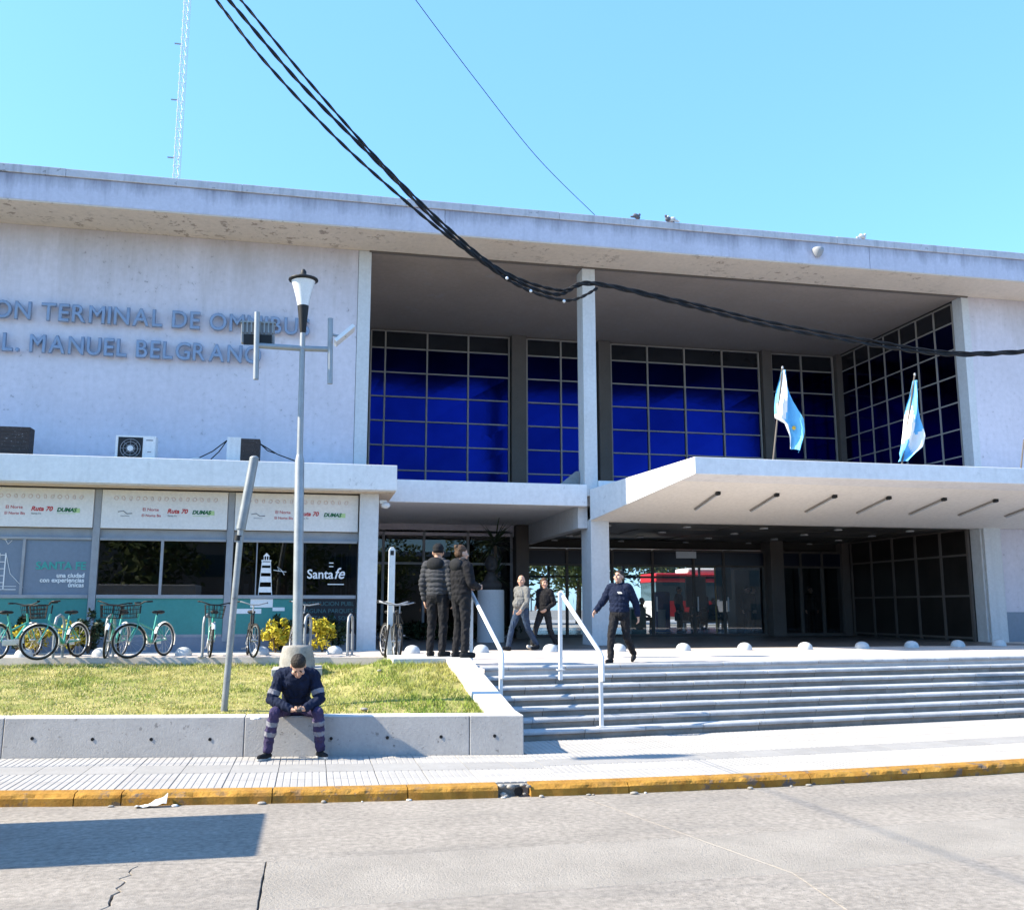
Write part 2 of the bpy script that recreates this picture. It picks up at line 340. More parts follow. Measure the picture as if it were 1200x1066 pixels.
# kerb stones
kerb = struct(MB().box(-40, -20.2, KY(-30), KY(-30) + .2, -.3, -.02).build('kerb', 'kerb_yellow'))
kx = [-20, -17, -14, -11, -8.2, -5.6, AX(87, 11.2, 935), AX(142, 11.1, 935), -.35, 1.1, AX(583, 10.75, 930)]
kx2 = [AX(620, 10.75, 930), 3.6, AX(943, 10.8, 915), 7.4, 9.2, 11, 13.5, 16, 19, 22, 26]
def kerb_stone(x0, x1):
    x0 += .006; x1 -= .006; n = max(2, int((x1 - x0) / .045)); prof = [(0, -.25), (-.012, -.05), (.0, -.018), (.03, .0), (.20, .004), (.20, -.25)]
    vs = []; k = len(prof)
    for i in range(n + 1):
        X = x0 + (x1 - x0) * i / n; y = KY(X)
        ch = max(0, noise.noise(Vector((X * 1.3, 3.1, 0)))) * .075 + .018 * noise.noise(Vector((X * 9, 0, 5)))
        wob = .012 * noise.noise(Vector((X * 5, 7.7, 1)))
        for j, (a, z) in enumerate(prof):
            e = (ch * .8 if j in (2, 3) else wob); vs.append((X, y + a + (max(e, -.004) if j < 4 else 0), z - (ch * .75 if j == 2 else ch * .25 if j == 3 else 0)))
    fs = [(i * k + j, (i + 1) * k + j, (i + 1) * k + j + 1, i * k + j + 1) for i in range(n) for j in range(k - 1)]
    fs += [tuple(range(k)), tuple(range((n + 1) * k - 1, n * k - 1, -1))]
    return MB().add(vs, fs).build('kerb_stone', 'kerb_yellow', kerb)
for a, b in list(zip(kx, kx[1:])) + list(zip(kx2, kx2[1:])): kerb_stone(a, b)
# broken drain outlet in the kerb
dx0, dx1 = kx[-1], kx2[0]; dr = thing('kerb_drain', 'broken concrete drain outlet with a dark pipe in the yellow kerb', 'drain', (0, 0, 0))
dyk = KY((dx0 + dx1) / 2)
MB().box(dx0, dx1, dyk + .10, dyk + .24, -.25, -.015).build('back_block', 'old_concrete', dr)
m = MB()
for i in range(9):
    x = random.uniform(dx0 + .02, dx1 - .02); s = random.uniform(.02, .05); z = random.choice((-.12, -.1, -.02)); m.ell((x, dyk + random.uniform(-.01, .1), z), (s, s * .8, s * .6), 6, 4)
tag(m.build('rubble', 'old_concrete', dr), kind='stuff')
m = MB(); cxm = dx0 * .35 + dx1 * .65; m.ring((cxm, dyk + .03, -.072), .043, .008, (0, 1, 0), 20, 6); m.tube([(cxm, dyk + .03, -.072), (cxm, dyk + .11, -.072)], .041, 16); m.build('pipe', 'black', dr)

# pavement tiles, in rows from the kerb to the wall and the steps
pv = MB(); N = 60
xs = [-24 + 54 * i / N for i in range(N + 1)]
vs = [(x, KY(x) + .19, z) for x in xs for z in (-.3, -.012)] + [(x, max(WY(x), 12) + 3, z) for x in xs for z in (-.3, -.012)]
o2 = 2 * (N + 1)
pv.add(vs, [(2 * i + 1, 2 * i + 3, o2 + 2 * i + 3, o2 + 2 * i + 1) for i in range(N)] + [(2 * i, 2 * i + 2, 2 * i + 3, 2 * i + 1) for i in range(N)])
pavement = struct(pv.build('pavement', 'grout'))
def ptile(x0, x1, r0, r1, plain):
    def Yr(x, r):                           # r: 0 at the kerb, 1 at the wall foot
        a = KY(x) + .205; b = WYs(x); return a + (b - a) * r
    g = .004; m = MB()
    if plain:
        m.hexa([(x0 + g, Yr(x0, r0) + g, -.03), (x1 - g, Yr(x1, r0) + g, -.03), (x1 - g, Yr(x1, r1) - g, -.03), (x0 + g, Yr(x0, r1) - g, -.03),
                (x0 + g, Yr(x0, r0) + g, 0), (x1 - g, Yr(x1, r0) + g, 0), (x1 - g, Yr(x1, r1) - g, 0), (x0 + g, Yr(x0, r1) - g, 0)])
    else:
        m.hexa([(x0 + g, Yr(x0, r0) + g, -.03), (x1 - g, Yr(x1, r0) + g, -.03), (x1 - g, Yr(x1, r1) - g, -.03), (x0 + g, Yr(x0, r1) - g, -.03),
                (x0 + g, Yr(x0, r0) + g, -.005), (x1 - g, Yr(x1, r0) + g, -.005), (x1 - g, Yr(x1, r1) - g, -.005), (x0 + g, Yr(x0, r1) - g, -.005)])
        k = 7
        for i in range(k):
            a = x0 + (x1 - x0) * i / k + .005; b = x0 + (x1 - x0) * (i + 1) / k - .005
            m.hexa([(a, Yr(a, r0) + g, -.008), (b, Yr(b, r0) + g, -.008), (b, Yr(b, r1) - g, -.008), (a, Yr(a, r1) - g, -.008),
                    (a + .004, Yr(a, r0) + g, 0), (b - .004, Yr(b, r0) + g, 0), (b - .004, Yr(b, r1) - g, 0), (a + .004, Yr(a, r1) - g, 0)])
    return m.build('paving_tile', 'tile_plain' if plain else 'tile', pavement)
X = -6.6; rowsL = [(0, .22, 0), (.22, .44, 0), (.44, .70, 1), (.70, 1., 0)]; rowsR = [(0, .16, 0), (.16, .32, 0), (.32, .47, 1), (.47, .64, 0), (.64, .82, 0), (.82, 1., 0)]
while X < 15.3:
    x1 = X + .57
    if X < 2.9 < x1: x1 = 2.9
    if X >= 2.9: WYs = lambda x: 14.05 + SM * (x - 3.05) - .005
    else: WYs = lambda x: 12.82 - .16 * (x - 2.87) - .005
    for r0, r1, p in (rowsR if X >= 2.9 else rowsL): ptile(X, x1, r0, r1, p)
    X = x1

# ------------------------------------------------------------------ bed: seat wall, cheek wall, grass
def WLy(X): return 12.82 - .16 * (X - 2.87)
sw = thing('seat_wall', 'long low grey concrete wall holding the grass bed, with weep holes', 'wall', (0, 0, 0))
edges = [-14, -10.2, AX(3, 13.9, 860), AX(286, 13.4, 860), AX(551, 12.9, 860), 2.87]
for a, b in zip(edges, edges[1:]):
    a += .003; b -= .003
    v = []
    for z, d0, d1 in ((-.02, 0, .34), (.51, 0.02, .34)):
        v += [(a, WLy(a) + d0, z), (b, WLy(b) + d0, z), (b, WLy(b) + d1, z), (a, WLy(a) + d1, z)]
    MB().hexa(v).build('wall_panel', 'concrete', sw, .012)
    MB().hexa([(a + .004, WLy(a) + .024, .506), (b - .004, WLy(b) + .024, .506), (b - .004, WLy(b) + .336, .506), (a + .004, WLy(a) + .336, .506),
               (a + .008, WLy(a) + .03, .514), (b - .008, WLy(b) + .03, .514), (b - .008, WLy(b) + .33, .514), (a + .008, WLy(a) + .33, .514)]).build('wall_cap', 'concrete_top', sw)
for x, y in ((-60, 864), (37, 865), (108, 866), (177, 866), (246, 866), (388, 865), (454, 864), (517, 863), (580, 862)):
    X = AX(x, 13.3, y); Y = WLy(X); X = AX(x, Y, y); Y = WLy(X); z = AZ(y, Y, x)
    MB().tube([(X, Y + .02, z), (X, Y + .0, z)], .022, 12).build('weep_hole', 'black', sw)
ck = thing('cheek_wall', 'sloping whitewashed concrete cheek wall beside the steps', 'wall', (0, 0, 0))
prof = [(13.1, -.1), (13.1, .512), (13.35, .53), (16.0, 1.115), (17.2, 1.12), (17.2, -.1)]
def xr(Y): return 2.9 - .075 * (Y - 12.8)
v = [(xr(y) - .42, y, z) for y, z in prof] + [(xr(y), y, z) for y, z in prof]; n = 6
MB().add(v, [tuple(range(n)), tuple(range(2 * n - 1, n - 1, -1))] + [((i + 1) % n, i, n + i, n + (i + 1) % n) for i in range(n)]).build('wall_body', 'concrete_top', ck, .012)
MB().prism([(1.35, 16.0), (xr(16.) - .43, 16.0), (xr(17.2) - .43, 17.2), (1.35, 17.2)], .3, 1.118).build('landing_slab', 'concrete_top', ck, .01)
bedpoly = lambda X, Y: (WLy(X) + .3 < Y < min(20.6 - .18 * (X + 6) + .1, 21)) and X < xr(Y) - .40 and not (X > 1.34 and Y > 16)
def bz(X, Y):
    t = (Y - 13.6) / 6.0; z = .47 + .36 * max(0, min(1, t))
    z += .48 * max(0, min(1, (X + .5) / 1.7)) * max(0, min(1, (Y - 13.4) / 3.)) * max(0, min(1, (17.4 - Y) / 1.2))
    return z + .025 * noise.noise(Vector((X * 1.3, Y * 1.3, 0)))
gx = [-14 + 16.9 * i / 60 for i in range(61)]; gy = [13.0 + 8 * j / 40 for j in range(41)]
m = MB(); idx = {}
for i, x in enumerate(gx):
    for j, y in enumerate(gy): idx[i, j] = len(m.v); m.v.append((min(x, xr(y) - .3), max(y, WLy(x) + .2), bz(x, y)))
for i in range(60):
    for j in range(40):
        if bedpoly((gx[i] + gx[i + 1]) / 2 - .3, max((gy[j] + gy[j + 1]) / 2, WLy(gx[i]) + .32)) or (gy[j] < 20.3 and gx[i] < 1.0): m.f.append([idx[i, j], idx[i + 1, j], idx[i + 1, j + 1], idx[i, j + 1]]); m.mi.append(0); m.sm.append(True)
struct(m.build('bed_soil', 'soil'))
m = MB(); cnt = 0
while cnt < 70000:
    X = random.uniform(-7.2, 2.6); Y = random.uniform(13.1, 20.7)
    if not bedpoly(X, Y): continue
    d = noise.noise(Vector((X * .9, Y * .9, 4))); d2 = noise.noise(Vector((X * 2.7, Y * 2.7, 9)))
    if d2 < -.12 and random.random() < .7: continue
    right = max(0, min(1, (X + .2) / 1.5)); back = max(0, min(1, (Y - 18.6) / 1.))
    h = (.035 + .03 * max(0, d) + .05 * right * random.random() + .04 * back * random.random()) * random.uniform(.6, 1.4)
    a = random.uniform(0, 2 * PI); wdt = random.uniform(.005, .009); z = bz(X, Y) - .01; b = random.uniform(0, 2 * PI); ln = h * random.uniform(.2, 1.1)
    dx, dy = math.cos(a) * wdt, math.sin(a) * wdt; o = len(m.v)
    m.v += [(X - dx, Y - dy, z), (X + dx, Y + dy, z), (X + math.cos(b) * ln, Y + math.sin(b) * ln, z + h)]
    m.f.append([o, o + 1, o + 2]); m.mi.append(1 if random.random() < .30 - .22 * right - .25 * d else 0); m.sm.append(False); cnt += 1
tag(m.build('grass', ['blade', 'dry_grass']), 'short yellowing grass filling the bed behind the low wall', 'grass', kind='stuff')
for i, (x, y) in enumerate(((425, 826), (442, 797), (535, 828), (300, 833))):
    v = at(x, y, Z=.6 if y > 815 else .8); m = MB(); s = .05
    for k in range(3): m.ell((random.uniform(-.04, .04), random.uniform(-.03, .03), .02), (s * random.uniform(.6, 1), s * .7, s * .45), 7, 5)
    o = m.build('clod', ['old_concrete', 'old_concrete', 'paper', 'paper'][i]); o.location = (v.x, v.y, bz(v.x, v.y) + .01)
    tag(o, ['dark clod of earth in the grass right of the seated person', 'small dark stone in the longer grass near the cheek wall', 'pale crumpled scrap in the grass by the wall corner', 'pale scrap of litter in the grass by the leaning pole'][i], 'clod' if i < 2 else 'litter')

# ------------------------------------------------------------------ steps
st = thing('entrance_steps', 'wide flight of concrete steps with rounded bluish nosings up to the plaza', 'steps', (3.05, 14.05, 0), math.atan(SM))
RI, TR = .14, .268
def nosing_mesh(L):
    pr = [(-.03, 0), (-.036, -.015), (-.036, -.045), (-.026, -.06), (.30, -.06), (.30, 0), (-.018, .0)]
    pr = [(-.034, -.014), (-.038, -.026), (-.036, -.048), (-.024, -.058), (.30, -.058), (.30, 0), (-.014, .0), (-.026, -.005)]
    return MB().prismX([(a, z) for a, z in pr], 0, L).mesh('nosing', 'step_nosing')
LP = 1.02; nm = nosing_mesh(LP - .014); rm = MB().box(0, LP - .006, 0, .05, -.14, -.055).mesh('riser', 'step_riser')
for i in range(7):
    L0 = .35 + ((i * .42) % 1.0) * .65; x = -.3
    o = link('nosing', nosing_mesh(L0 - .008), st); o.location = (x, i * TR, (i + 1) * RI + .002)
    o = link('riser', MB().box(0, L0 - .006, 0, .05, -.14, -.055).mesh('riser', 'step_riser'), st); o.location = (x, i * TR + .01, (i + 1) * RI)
    for k in range(14):
        x = -.3 + L0 + k * LP
        if x > 13: break
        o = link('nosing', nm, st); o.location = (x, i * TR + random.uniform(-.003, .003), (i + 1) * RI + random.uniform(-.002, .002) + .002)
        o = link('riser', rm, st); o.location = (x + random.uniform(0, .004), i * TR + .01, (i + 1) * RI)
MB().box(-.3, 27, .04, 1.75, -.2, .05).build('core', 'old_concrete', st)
m = MB()
for i in range(6): m.box(12.6, 26, i * TR, 1.8, i * RI - .1 if i else -.1, (i + 1) * RI)
m.build('far_steps', 'step_riser', st)

# handrails
def handrail(pts_top, pts_low, label, lowY=None):
    tx, ty, tb = pts_top; lx, ly, lb = pts_low
    t = thing('handrail', label, 'handrail', (0, 0, 0), group='handrails on the steps')
    pb = at(tx, tb, Z=PZ - .0); pl = at(lx, lb, Z=.14)
    if lowY: pl = at(lx, ly, Y=lowY); pl.z = .28
    zt = AZ(ty, pb.y, tx); zl = AZ(ly, pl.y, lx)
    q = .028
    MB().box(pb.x - q, pb.x + q, pb.y - q, pb.y + q, pb.z - .15, zt - .01).build('post', 'rail_white', t, .005)
    MB().box(pl.x - q, pl.x + q, pl.y - q, pl.y + q, .0, zl - .05).build('post', 'rail_white', t, .005)
    a = Vector((pb.x, pb.y + .05, zt)); b = Vector((pl.x, pl.y, zl)); d = (b - a).normalized()
    MB().tube([a - Vector((0, -.02, .04)), a + Vector((0, -.02, 0)), b, b + Vector((0.01, -.05, -.06)), b + Vector((.01, -.06, -.42))], .034, 10).build('rail', 'rail_white', t)
    m = MB()
    for k in (0, 1):
        c = pb if k == 0 else pl; z0 = (pb.z + .004) if k == 0 else (.425 if lowY else .145)
        m.box(c.x - .06, c.x + .06, c.y - .06, c.y + .06, z0, z0 + .01)
    m.build('base_plate', 'rail_white', t)
handrail((552, 694, 778), (587, 762, 815), 'white tubular handrail next to the cheek wall at the top left of the steps', 14.62)
handrail((657, 693, 785), (705, 765, 852), 'white tubular handrail standing free in the middle of the steps')

# ------------------------------------------------------------------ terminal building
bt = thing('bus_terminal', 'long pale modernist bus terminal with flat overhanging roof and blue glazed hall', 'building', (0, 0, 0))
XL, XR = -34., 44.
roof = MB().box(XL, XR, YR + .3, 46, SOF + .05, SOF + .55).build('roof', 'ceiling', bt)
for a, b in ((XL, -21), (-21, -9), (-9, 3), (3, 15), (15, 27), (27, XR)):
    MB().box(a + .004, b - .004, YR, YR + .25, SOF + .02, SOF + .66).build('fascia', 'fascia', roof, .015)
for i in range(20):
    a = XL + i * 4; b = min(a + 4, XR)
    MB().box(a + .003, b - .003, YR - .035, YR + .4, SOF + .664, SOF + .86 + .012 * random.random()).build('coping', 'coping', roof, .012)
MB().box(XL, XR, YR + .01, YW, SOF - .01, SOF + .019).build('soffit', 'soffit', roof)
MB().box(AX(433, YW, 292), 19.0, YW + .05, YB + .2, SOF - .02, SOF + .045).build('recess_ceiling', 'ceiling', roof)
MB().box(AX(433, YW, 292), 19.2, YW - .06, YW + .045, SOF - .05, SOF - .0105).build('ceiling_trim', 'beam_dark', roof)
m = MB()                                     # lumps of gravel and droppings along the coping
for i in range(46):
    x = random.uniform(6, 19.5); m.ell((x, YR + .1, SOF + .875), (random.uniform(.04, .1), .06, random.uniform(.015, .04)), 7, 4)
tag(m.build('roof_debris', 'old_concrete', roof), kind='stuff')
# roof lamp on the fascia
v = at(958, 293, Y=YR - .05); fl = MB().lathe([(.02, -.22), (.10, -.16), (.15, -.05), (.16, .02), (.13, .05)], (v.x, v.y - .02, v.z), 16).build('fascia_lamp', 'frame_grey', roof)
xj0, xj1 = AX(418, YW, 400), AX(433, YW, 400)
MB().box(XL, xj0 - .01, YW, YW + .3, 3.9, SOF - .012).build('upper_wall', 'wall_paint', bt)
MB().box(xj0, xj1, YW - .02, YB + .4, 3.9, SOF - .013).build('pilaster', 'column_paint', bt, .01)
MB().box(xj0 - .010, xj0 - .0, YW + .03, YW + .2, 4, SOF - .014).build('joint', 'black', bt)
xr0, xr1 = AX(1127, YW, 400), AX(1145, YW, 400)
MB().box(19.25, XR, YW, YW + .3, PZ, SOF - .012).build('right_wall', 'wall_paint', bt)
MB().box(19.0, 19.245, YW - .015, YW + .42, PZ - .1, SOF - .011).build('right_pilaster', 'column_paint', bt, .01)
MB().box(19.26, XR, YW - .02, YW - .001, PZ, PZ + .85).build('dado', 'blue_film', bt)
# tall column and lower pillar
cx0, cx1 = AX(683, YW, 400), AX(698, YW, 400)
MB().box(cx0, cx1, YW - .02, YW + .55, 4.9, SOF - .03).build('column', 'column_paint', bt, .012)
px0, px1 = AX(692.5, YW, 650), AX(714, YW, 650)
MB().box(px0, px1, YW - .02, YW + .9, PZ - .1, 4.26).build('pillar', 'column_paint', bt, .012)
MB().box(19.05, 19.6, YW - .12, YW - .025, PZ - .1, 4.3).build('pillar', 'column_paint', bt, .012)
# floor band (terrace edge) and terrace slab
MB().box(1.5, cx0 + .05, YW - .06, YW + .25, 4.62, 5.2).build('terrace_fascia', 'white_paint', bt, .01)
MB().box(cx1 + .01, 19.0, YW - .03, YW + .25, 4.3, 5.32).build('terrace_fascia', 'white_paint', bt, .01)
MB().box(1.5, 19.0, YW + .26, YB + .3, 4.66, 5.1).build('terrace_slab', 'white_paint', bt)
MB().box(cx0 - .12, px0 - .005, YW + .26, YB, 4.06, 4.655).build('side_beam', 'column_paint', bt)
# slanted panel leaning on the terrace by the column
MB().hexa([(cx0 - .75, YW + .4, 5.11), (cx0 - .04, YW + .4, 5.11), (cx0 - .04, YW + .45, 5.11), (cx0 - .75, YW + .45, 5.11),
           (cx0 - .12, YW + .4, 5.62), (cx0 - .04, YW + .4, 5.62), (cx0 - .04, YW + .45, 5.62), (cx0 - .12, YW + .45, 5.62)]).build('terrace_panel', 'galvanised', bt)

# blue curtain walls
def curtain(xs, zs, Y, along='x', base=None, X=None, pane_of=None, bar=.026, dep=.09, mat_='mullion_light', name='curtain_wall'):
    m = MB()
    P = (lambda a0, a1, d0, d1, z0, z1: m.box(a0, a1, Y + d0, Y + d1, z0, z1)) if along == 'x' else (lambda a0, a1, d0, d1, z0, z1: m.box(X - d1, X - d0, a0, a1, z0, z1))
    for x in xs: P(x - bar, x + bar, -dep, .02, zs[0], zs[-1])
    for z in zs: 
        for a, b in zip(xs, xs[1:]): P(a + bar, b - bar, -dep * .8, .015, z - bar * .8, z + bar * .8)
    o = m.build(name, mat_, bt)
    for i, (a, b) in enumerate(zip(xs, xs[1:])):
        for k, (z0, z1) in enumerate(zip(zs, zs[1:])):
            q = MB(); e = bar * .6; ti = random.uniform(-.007, .007)
            if along == 'x': q.hexa([(a + e, Y - .02 + ti, z0 + e), (b - e, Y - .02 - ti, z0 + e), (b - e, Y - .01 - ti, z0 + e), (a + e, Y - .01 + ti, z0 + e), (a + e, Y - .02 - ti, z1 - e), (b - e, Y - .02 + ti, z1 - e), (b - e, Y - .01 + ti, z1 - e), (a + e, Y - .01 - ti, z1 - e)])
            else: q.box(X + .01, X + .02, a + e, b - e, z0 + e, z1 - e)
            q.build('pane', pane_of(i, k, len(zs) - 1) if pane_of else 'blue_glass', o)
    return o
zrow = [5.1, 5.62, 6.46, 7.29, 8.12, 8.95, 9.78, 10.62, 11.22]
pf = lambda i, k, n: 'grey_glass' if k == n - 1 else 'blue_glass'
bx = lambda l: [AX(x, YB, 480) for x in l]
for l in ([433, 450, 499.5, 548, 596], [617, 657, 697], [716, 759, 802.5, 847, 890], [905, 940, 977]):
    curtain(bx(l), zrow, YB, pane_of=pf)
for a, b in ((598, 615), (700, 714), (892, 903), (979, 992)):
    x0, x1 = bx([a, b]); MB().box(x0, x1, YB - .25, YB + .3, 5.1, SOF - .025).build('hall_pier', 'beam_dark', bt, .01)
ys = [YW + .5 + i * (YB - YW - .7) / 7 for i in range(8)]
curtain(ys, zrow, 0, along='y', X=19.05, pane_of=pf)
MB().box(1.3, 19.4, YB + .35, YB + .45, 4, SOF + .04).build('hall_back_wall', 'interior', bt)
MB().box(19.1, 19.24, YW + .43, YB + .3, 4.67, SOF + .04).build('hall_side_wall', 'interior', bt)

# lettering on the upper wall
def letters(s, start, x0px, x1px, y0px, y1px, cap):
    p0, p1 = at(x0px, y0px, Y=YW - .1), at(x1px, y1px, Y=YW - .1)
    gl = []; x = 0; size = cap / .70
    for ch in s:
        if ch == ' ': gl.append((None, x, 0)); x += cap * .42; continue
        me = text_mesh(ch, size, ext=.03, bev=.016); xs = [v.co.x for v in me.vertices]; lo, hi = min(xs), max(xs)
        gl.append((me, x - lo, hi - lo)); x += hi - lo + cap * .155
    a = gl[start][1]; end = x - cap * .155; k = (p1.x - p0.x) / (end - a)
    for me, xx, _ in gl:
        if me is None: continue
        me.materials.clear(); me.materials.append(MATS['letter_metal'])
        o = link('letter', me, bt); o.rotation_euler = (R(90), 0, 0); o.scale = (k, 1, 1); o.location = (p0.x + (xx - a) * k, YW - .12, (p0.z + p1.z) / 2 + .0)
letters('ESTACION TERMINAL DE OMNIBUS', 9, 48, 363, 376.5, 392, .43)
letters('GRAL. MANUEL BELGRANO', 6, 33, 306, 412.5, 426, .43)

# left block: flat canopy over the shops, shop fronts
LC = MB().prismX([(YC, 4.66), (YC, 5.25), (YC + .3, 5.27), (YW - .01, 5.27), (YW - .01, 4.70)], XL, 1.86).build('shop_canopy', 'white_paint', bt, .01)
MB().box(XL, 1.84, YC + .02, YW - .02, 4.63, 4.657).build('canopy_lining', 'soffit', LC)
pil0, pil1 = AX(421, YS, 600), AX(443, YS, 600)
MB().box(pil0, pil1, YS - .25, YS + .5, PZ - .1, 4.628).build('shop_pier', 'column_paint', bt, .012)
MB().box(XL, pil0 - .01, YS - .05, YS + .4, PZ - .1, 1.30).build('shop_base', 'blue_film', bt)
MB().box(XL, pil1, YS + 1.9, YS + 2.1, PZ, 4.62).build('shop_back_wall', 'interior_mid', bt)
MB().box(XL, pil1, YS + .41, YS + 1.9, PZ + .001, PZ + .02).build('shop_floor', 'interior_mid', bt)
MB().box(XL, pil0 - .01, YS + .02, YS + .12, 3.5, 3.71).build('window_head', 'frame_grey', bt)
sx = [-10.5, AX(-52, YS), AX(111.5, YS), AX(269, YS), pil0]
zs0, zs1, zsill, zhead = 3.70, 4.62, 2.2, 3.50
for x in sx[1:4]: MB().box(x - .075, x + .075, YS - .06, YS + .1, 1.2, 4.6).build('shop_mullion', 'frame_grey', bt, .006)
for i in (1, 2, 3):
    a, b = sx[i] + .085, sx[i + 1] - (.085 if i < 3 else .03)
    sp = MB().box(a, b, YS - .09, YS - .02, zs0 + .02, zs1 - .03).build('sign_panel', 'sign_white', bt, .006)
    yt = YS - .094
    wv = b - a; m = MB()
    for k in range(15):                      # row of small outlined emblems
        x = a + wv * (.11 + .79 * k / 14); z = zs1 - .22
        s = .045; pts = [(math.cos(t) * s * (.8 + .3 * math.cos(k * 1.7 + 2 * t)), math.sin(t) * s) for t in [2 * PI * q / 7 for q in range(7)]]
        m.tube([(x + p[0], yt, z + p[1]) for p in pts] + [(x + pts[0][0], yt, z + pts[0][1])], .005, 4)
    tag(m.build('emblem_row', 'ink_salmon', sp), kind='stuff')
    zl = zs0 + .36
    text('print', 'El Norte', .10, 'ink_red', (a + wv * .32, yt, zl + .06), sp); text('print', 'El Norte Bis', .085, 'ink_red', (a + wv * .315, yt, zl - .07), sp)
    text('print', 'Ruta 70', .14, 'ink_red', (a + wv * .515, yt, zl + .02), sp, shear=.25, offset=.004)
    text('print', 'Santa Fe', .06, 'ink_grey', (a + wv * .52, yt, zl - .06), sp)
    text('print', 'DUMAS', .12, 'ink_green', (a + wv * .715, yt, zl + .01), sp, shear=.25, offset=.006)
    MB().box(a + wv * .845, a + wv * .895, yt - .001, yt, zl - .01, zl + .09).build('print', 'ink_lime', sp)
    MB().box(a + wv * .72, a + wv * .86, yt - .001, yt, zl - .035, zl - .025).build('print', 'ink_lime', sp)
    m = MB().tube([(a + wv * .15, yt, zl - .06), (a + wv * .22, yt, zl - .06)], .005, 4); m.build('print', 'ink_grey', sp); m = MB(); m.tube([(a + wv * .13, yt, zl + .03), (a + wv * .17, yt, zl + .05), (a + wv * .2, yt, zl - .01), (a + wv * .24, yt, zl)], .009, 4); m.build('print', 'ink_grey', sp)
    # window frame: sill bar, centre bar
    fr = MB(); fr.box(a, b, YS - .05, YS + .05, zsill - .04, zsill + .04); fr.box(a, b, YS - .05, YS + .05, zhead - .05, zhead + .005); fr.box(a, b, YS - .04, YS + .05, 1.30, 1.36)
    cxm = {1: AX(28, YS), 2: AX(190, YS), 3: AX(301, YS)}[i]
    fr.box(cxm - .03, cxm + .03, YS - .045, YS + .045, zsill + .04, zhead - .05) if i != 3 else fr.box(cxm - .012, cxm + .012, YS + .0, YS + .03, zsill + .04, zhead - .05)
    wd = fr.build('shop_window', 'frame_grey', bt, .004)
    for (u, v_) in ((a, cxm - .03), (cxm + .03, b)): MB().box(u, v_, YS + .0, YS + .008, zsill + .04, zhead - .05).build('pane', 'blue_film' if i == 1 else 'tint_glass', wd)
    if i < 3: MB().box(a, b, YS - .02, YS + .0, 1.36, zsill - .04).build('film_panel', 'teal_film', wd)
    else:
        xm = AX(355, YS); MB().box(a, xm, YS - .02, YS, 1.36, zsill - .04).build('film_panel', 'teal_film', wd)
        bo = MB().box(xm + .002, b, YS - .02, YS, 1.36, zsill - .04).build('film_panel', 'dark_board', wd)
        for k, s in enumerate(('INSTITUCION PUBLICA', 'LAGUNA PARQUES PEATONAL', 'COSTANERA SOL FERIA', 'RIO PUENTE', 'PLAZA')):
            text('print', s[:16], .135, 'ink_dim', (xm + .03, YS - .024, zsill - .2 - k * .165), wd)
yt = YS - .012
wd = [o for o in bt.children if o.name.startswith('shop_window')]
text('print', 'SANTA FE', .235, 'ink_teal', (AX(102, YS), yt, AZ(671, YS)), wd[0], align='RIGHT', offset=.006)
for k, s in enumerate(('una ciudad', 'con experiencias', 'únicas')): text('print', s, .135, 'ink_white', (AX(101, YS), yt, AZ(679.5, YS) - k * .105), wd[0], align='RIGHT', offset=.004)
m = MB()                                    # white line drawing of a suspension bridge and a bird
X0 = AX(-6, YS); Xt = AX(7, YS); zb = zsill + .14
for x in (Xt, Xt - .12): m.box(x - .012, x + .012, yt - .002, yt, zb, zb + .8)
for k in range(5): m.box(Xt - .12, Xt, yt - .002, yt, zb + .15 + k * .15, zb + .165 + k * .15)
m.box(X0 - .6, AX(22, YS), yt - .002, yt, zb, zb + .014); m.box(X0 - .6, AX(22, YS), yt - .002, yt, zb + .07, zb + .08)
m.tube([(Xt, yt, zb + .8), (Xt + .12, yt, zb + .35), (Xt + .4, yt, zb + .05)], .007, 4)
bxx, bzz = AX(5, YS), AZ(640, YS); m.tube([(bxx - .15, yt, bzz + .04), (bxx, yt, bzz), (bxx + .1, yt, bzz + .05), (bxx + .18, yt, bzz + .02)], .01, 4); m.tube([(bxx, yt, bzz), (bxx + .06, yt, bzz - .1), (bxx + .14, yt, bzz - .02)], .008, 4)
m.build('bridge_drawing', 'ink_white', wd[0])
m = MB(); lx = AX(312.5, YS); lz0, lz1 = zsill + .045, AZ(651, YS)   # striped lighthouse decal
H_ = lz1 - lz0
def lw(t): return .15 - .07 * t
for t0, t1 in ((.06, .19), (.30, .44), (.52, .64), (.70, .78)):
    m.prismY([(lx - lw(t0), lz0 + H_ * t0), (lx + lw(t0), lz0 + H_ * t0), (lx + lw(t1), lz0 + H_ * t1), (lx - lw(t1), lz0 + H_ * t1)], yt - .003, yt)
for sx_ in (-1, 1): m.tube([(lx + sx_ * lw(0), yt, lz0), (lx + sx_ * lw(.8), yt, lz0 + H_ * .8)], .008, 4)
m.box(lx - .11, lx + .11, yt - .003, yt, lz0 + H_ * .80, lz0 + H_ * .83); m.box(lx - .06, lx - .045, yt - .003, yt, lz0 + H_ * .83, lz0 + H_ * .92); m.box(lx + .045, lx + .06, yt - .003, yt, lz0 + H_ * .83, lz0 + H_ * .92); m.box(lx - .008, lx + .008, yt - .003, yt, lz0 + H_ * .83, lz0 + H_ * .92)
m.prismY([(lx - .075, lz0 + H_ * .92), (lx + .075, lz0 + H_ * .92), (lx, lz0 + H_)], yt - .003, yt)
m.build('lighthouse_decal', 'ink_white', wd[2])
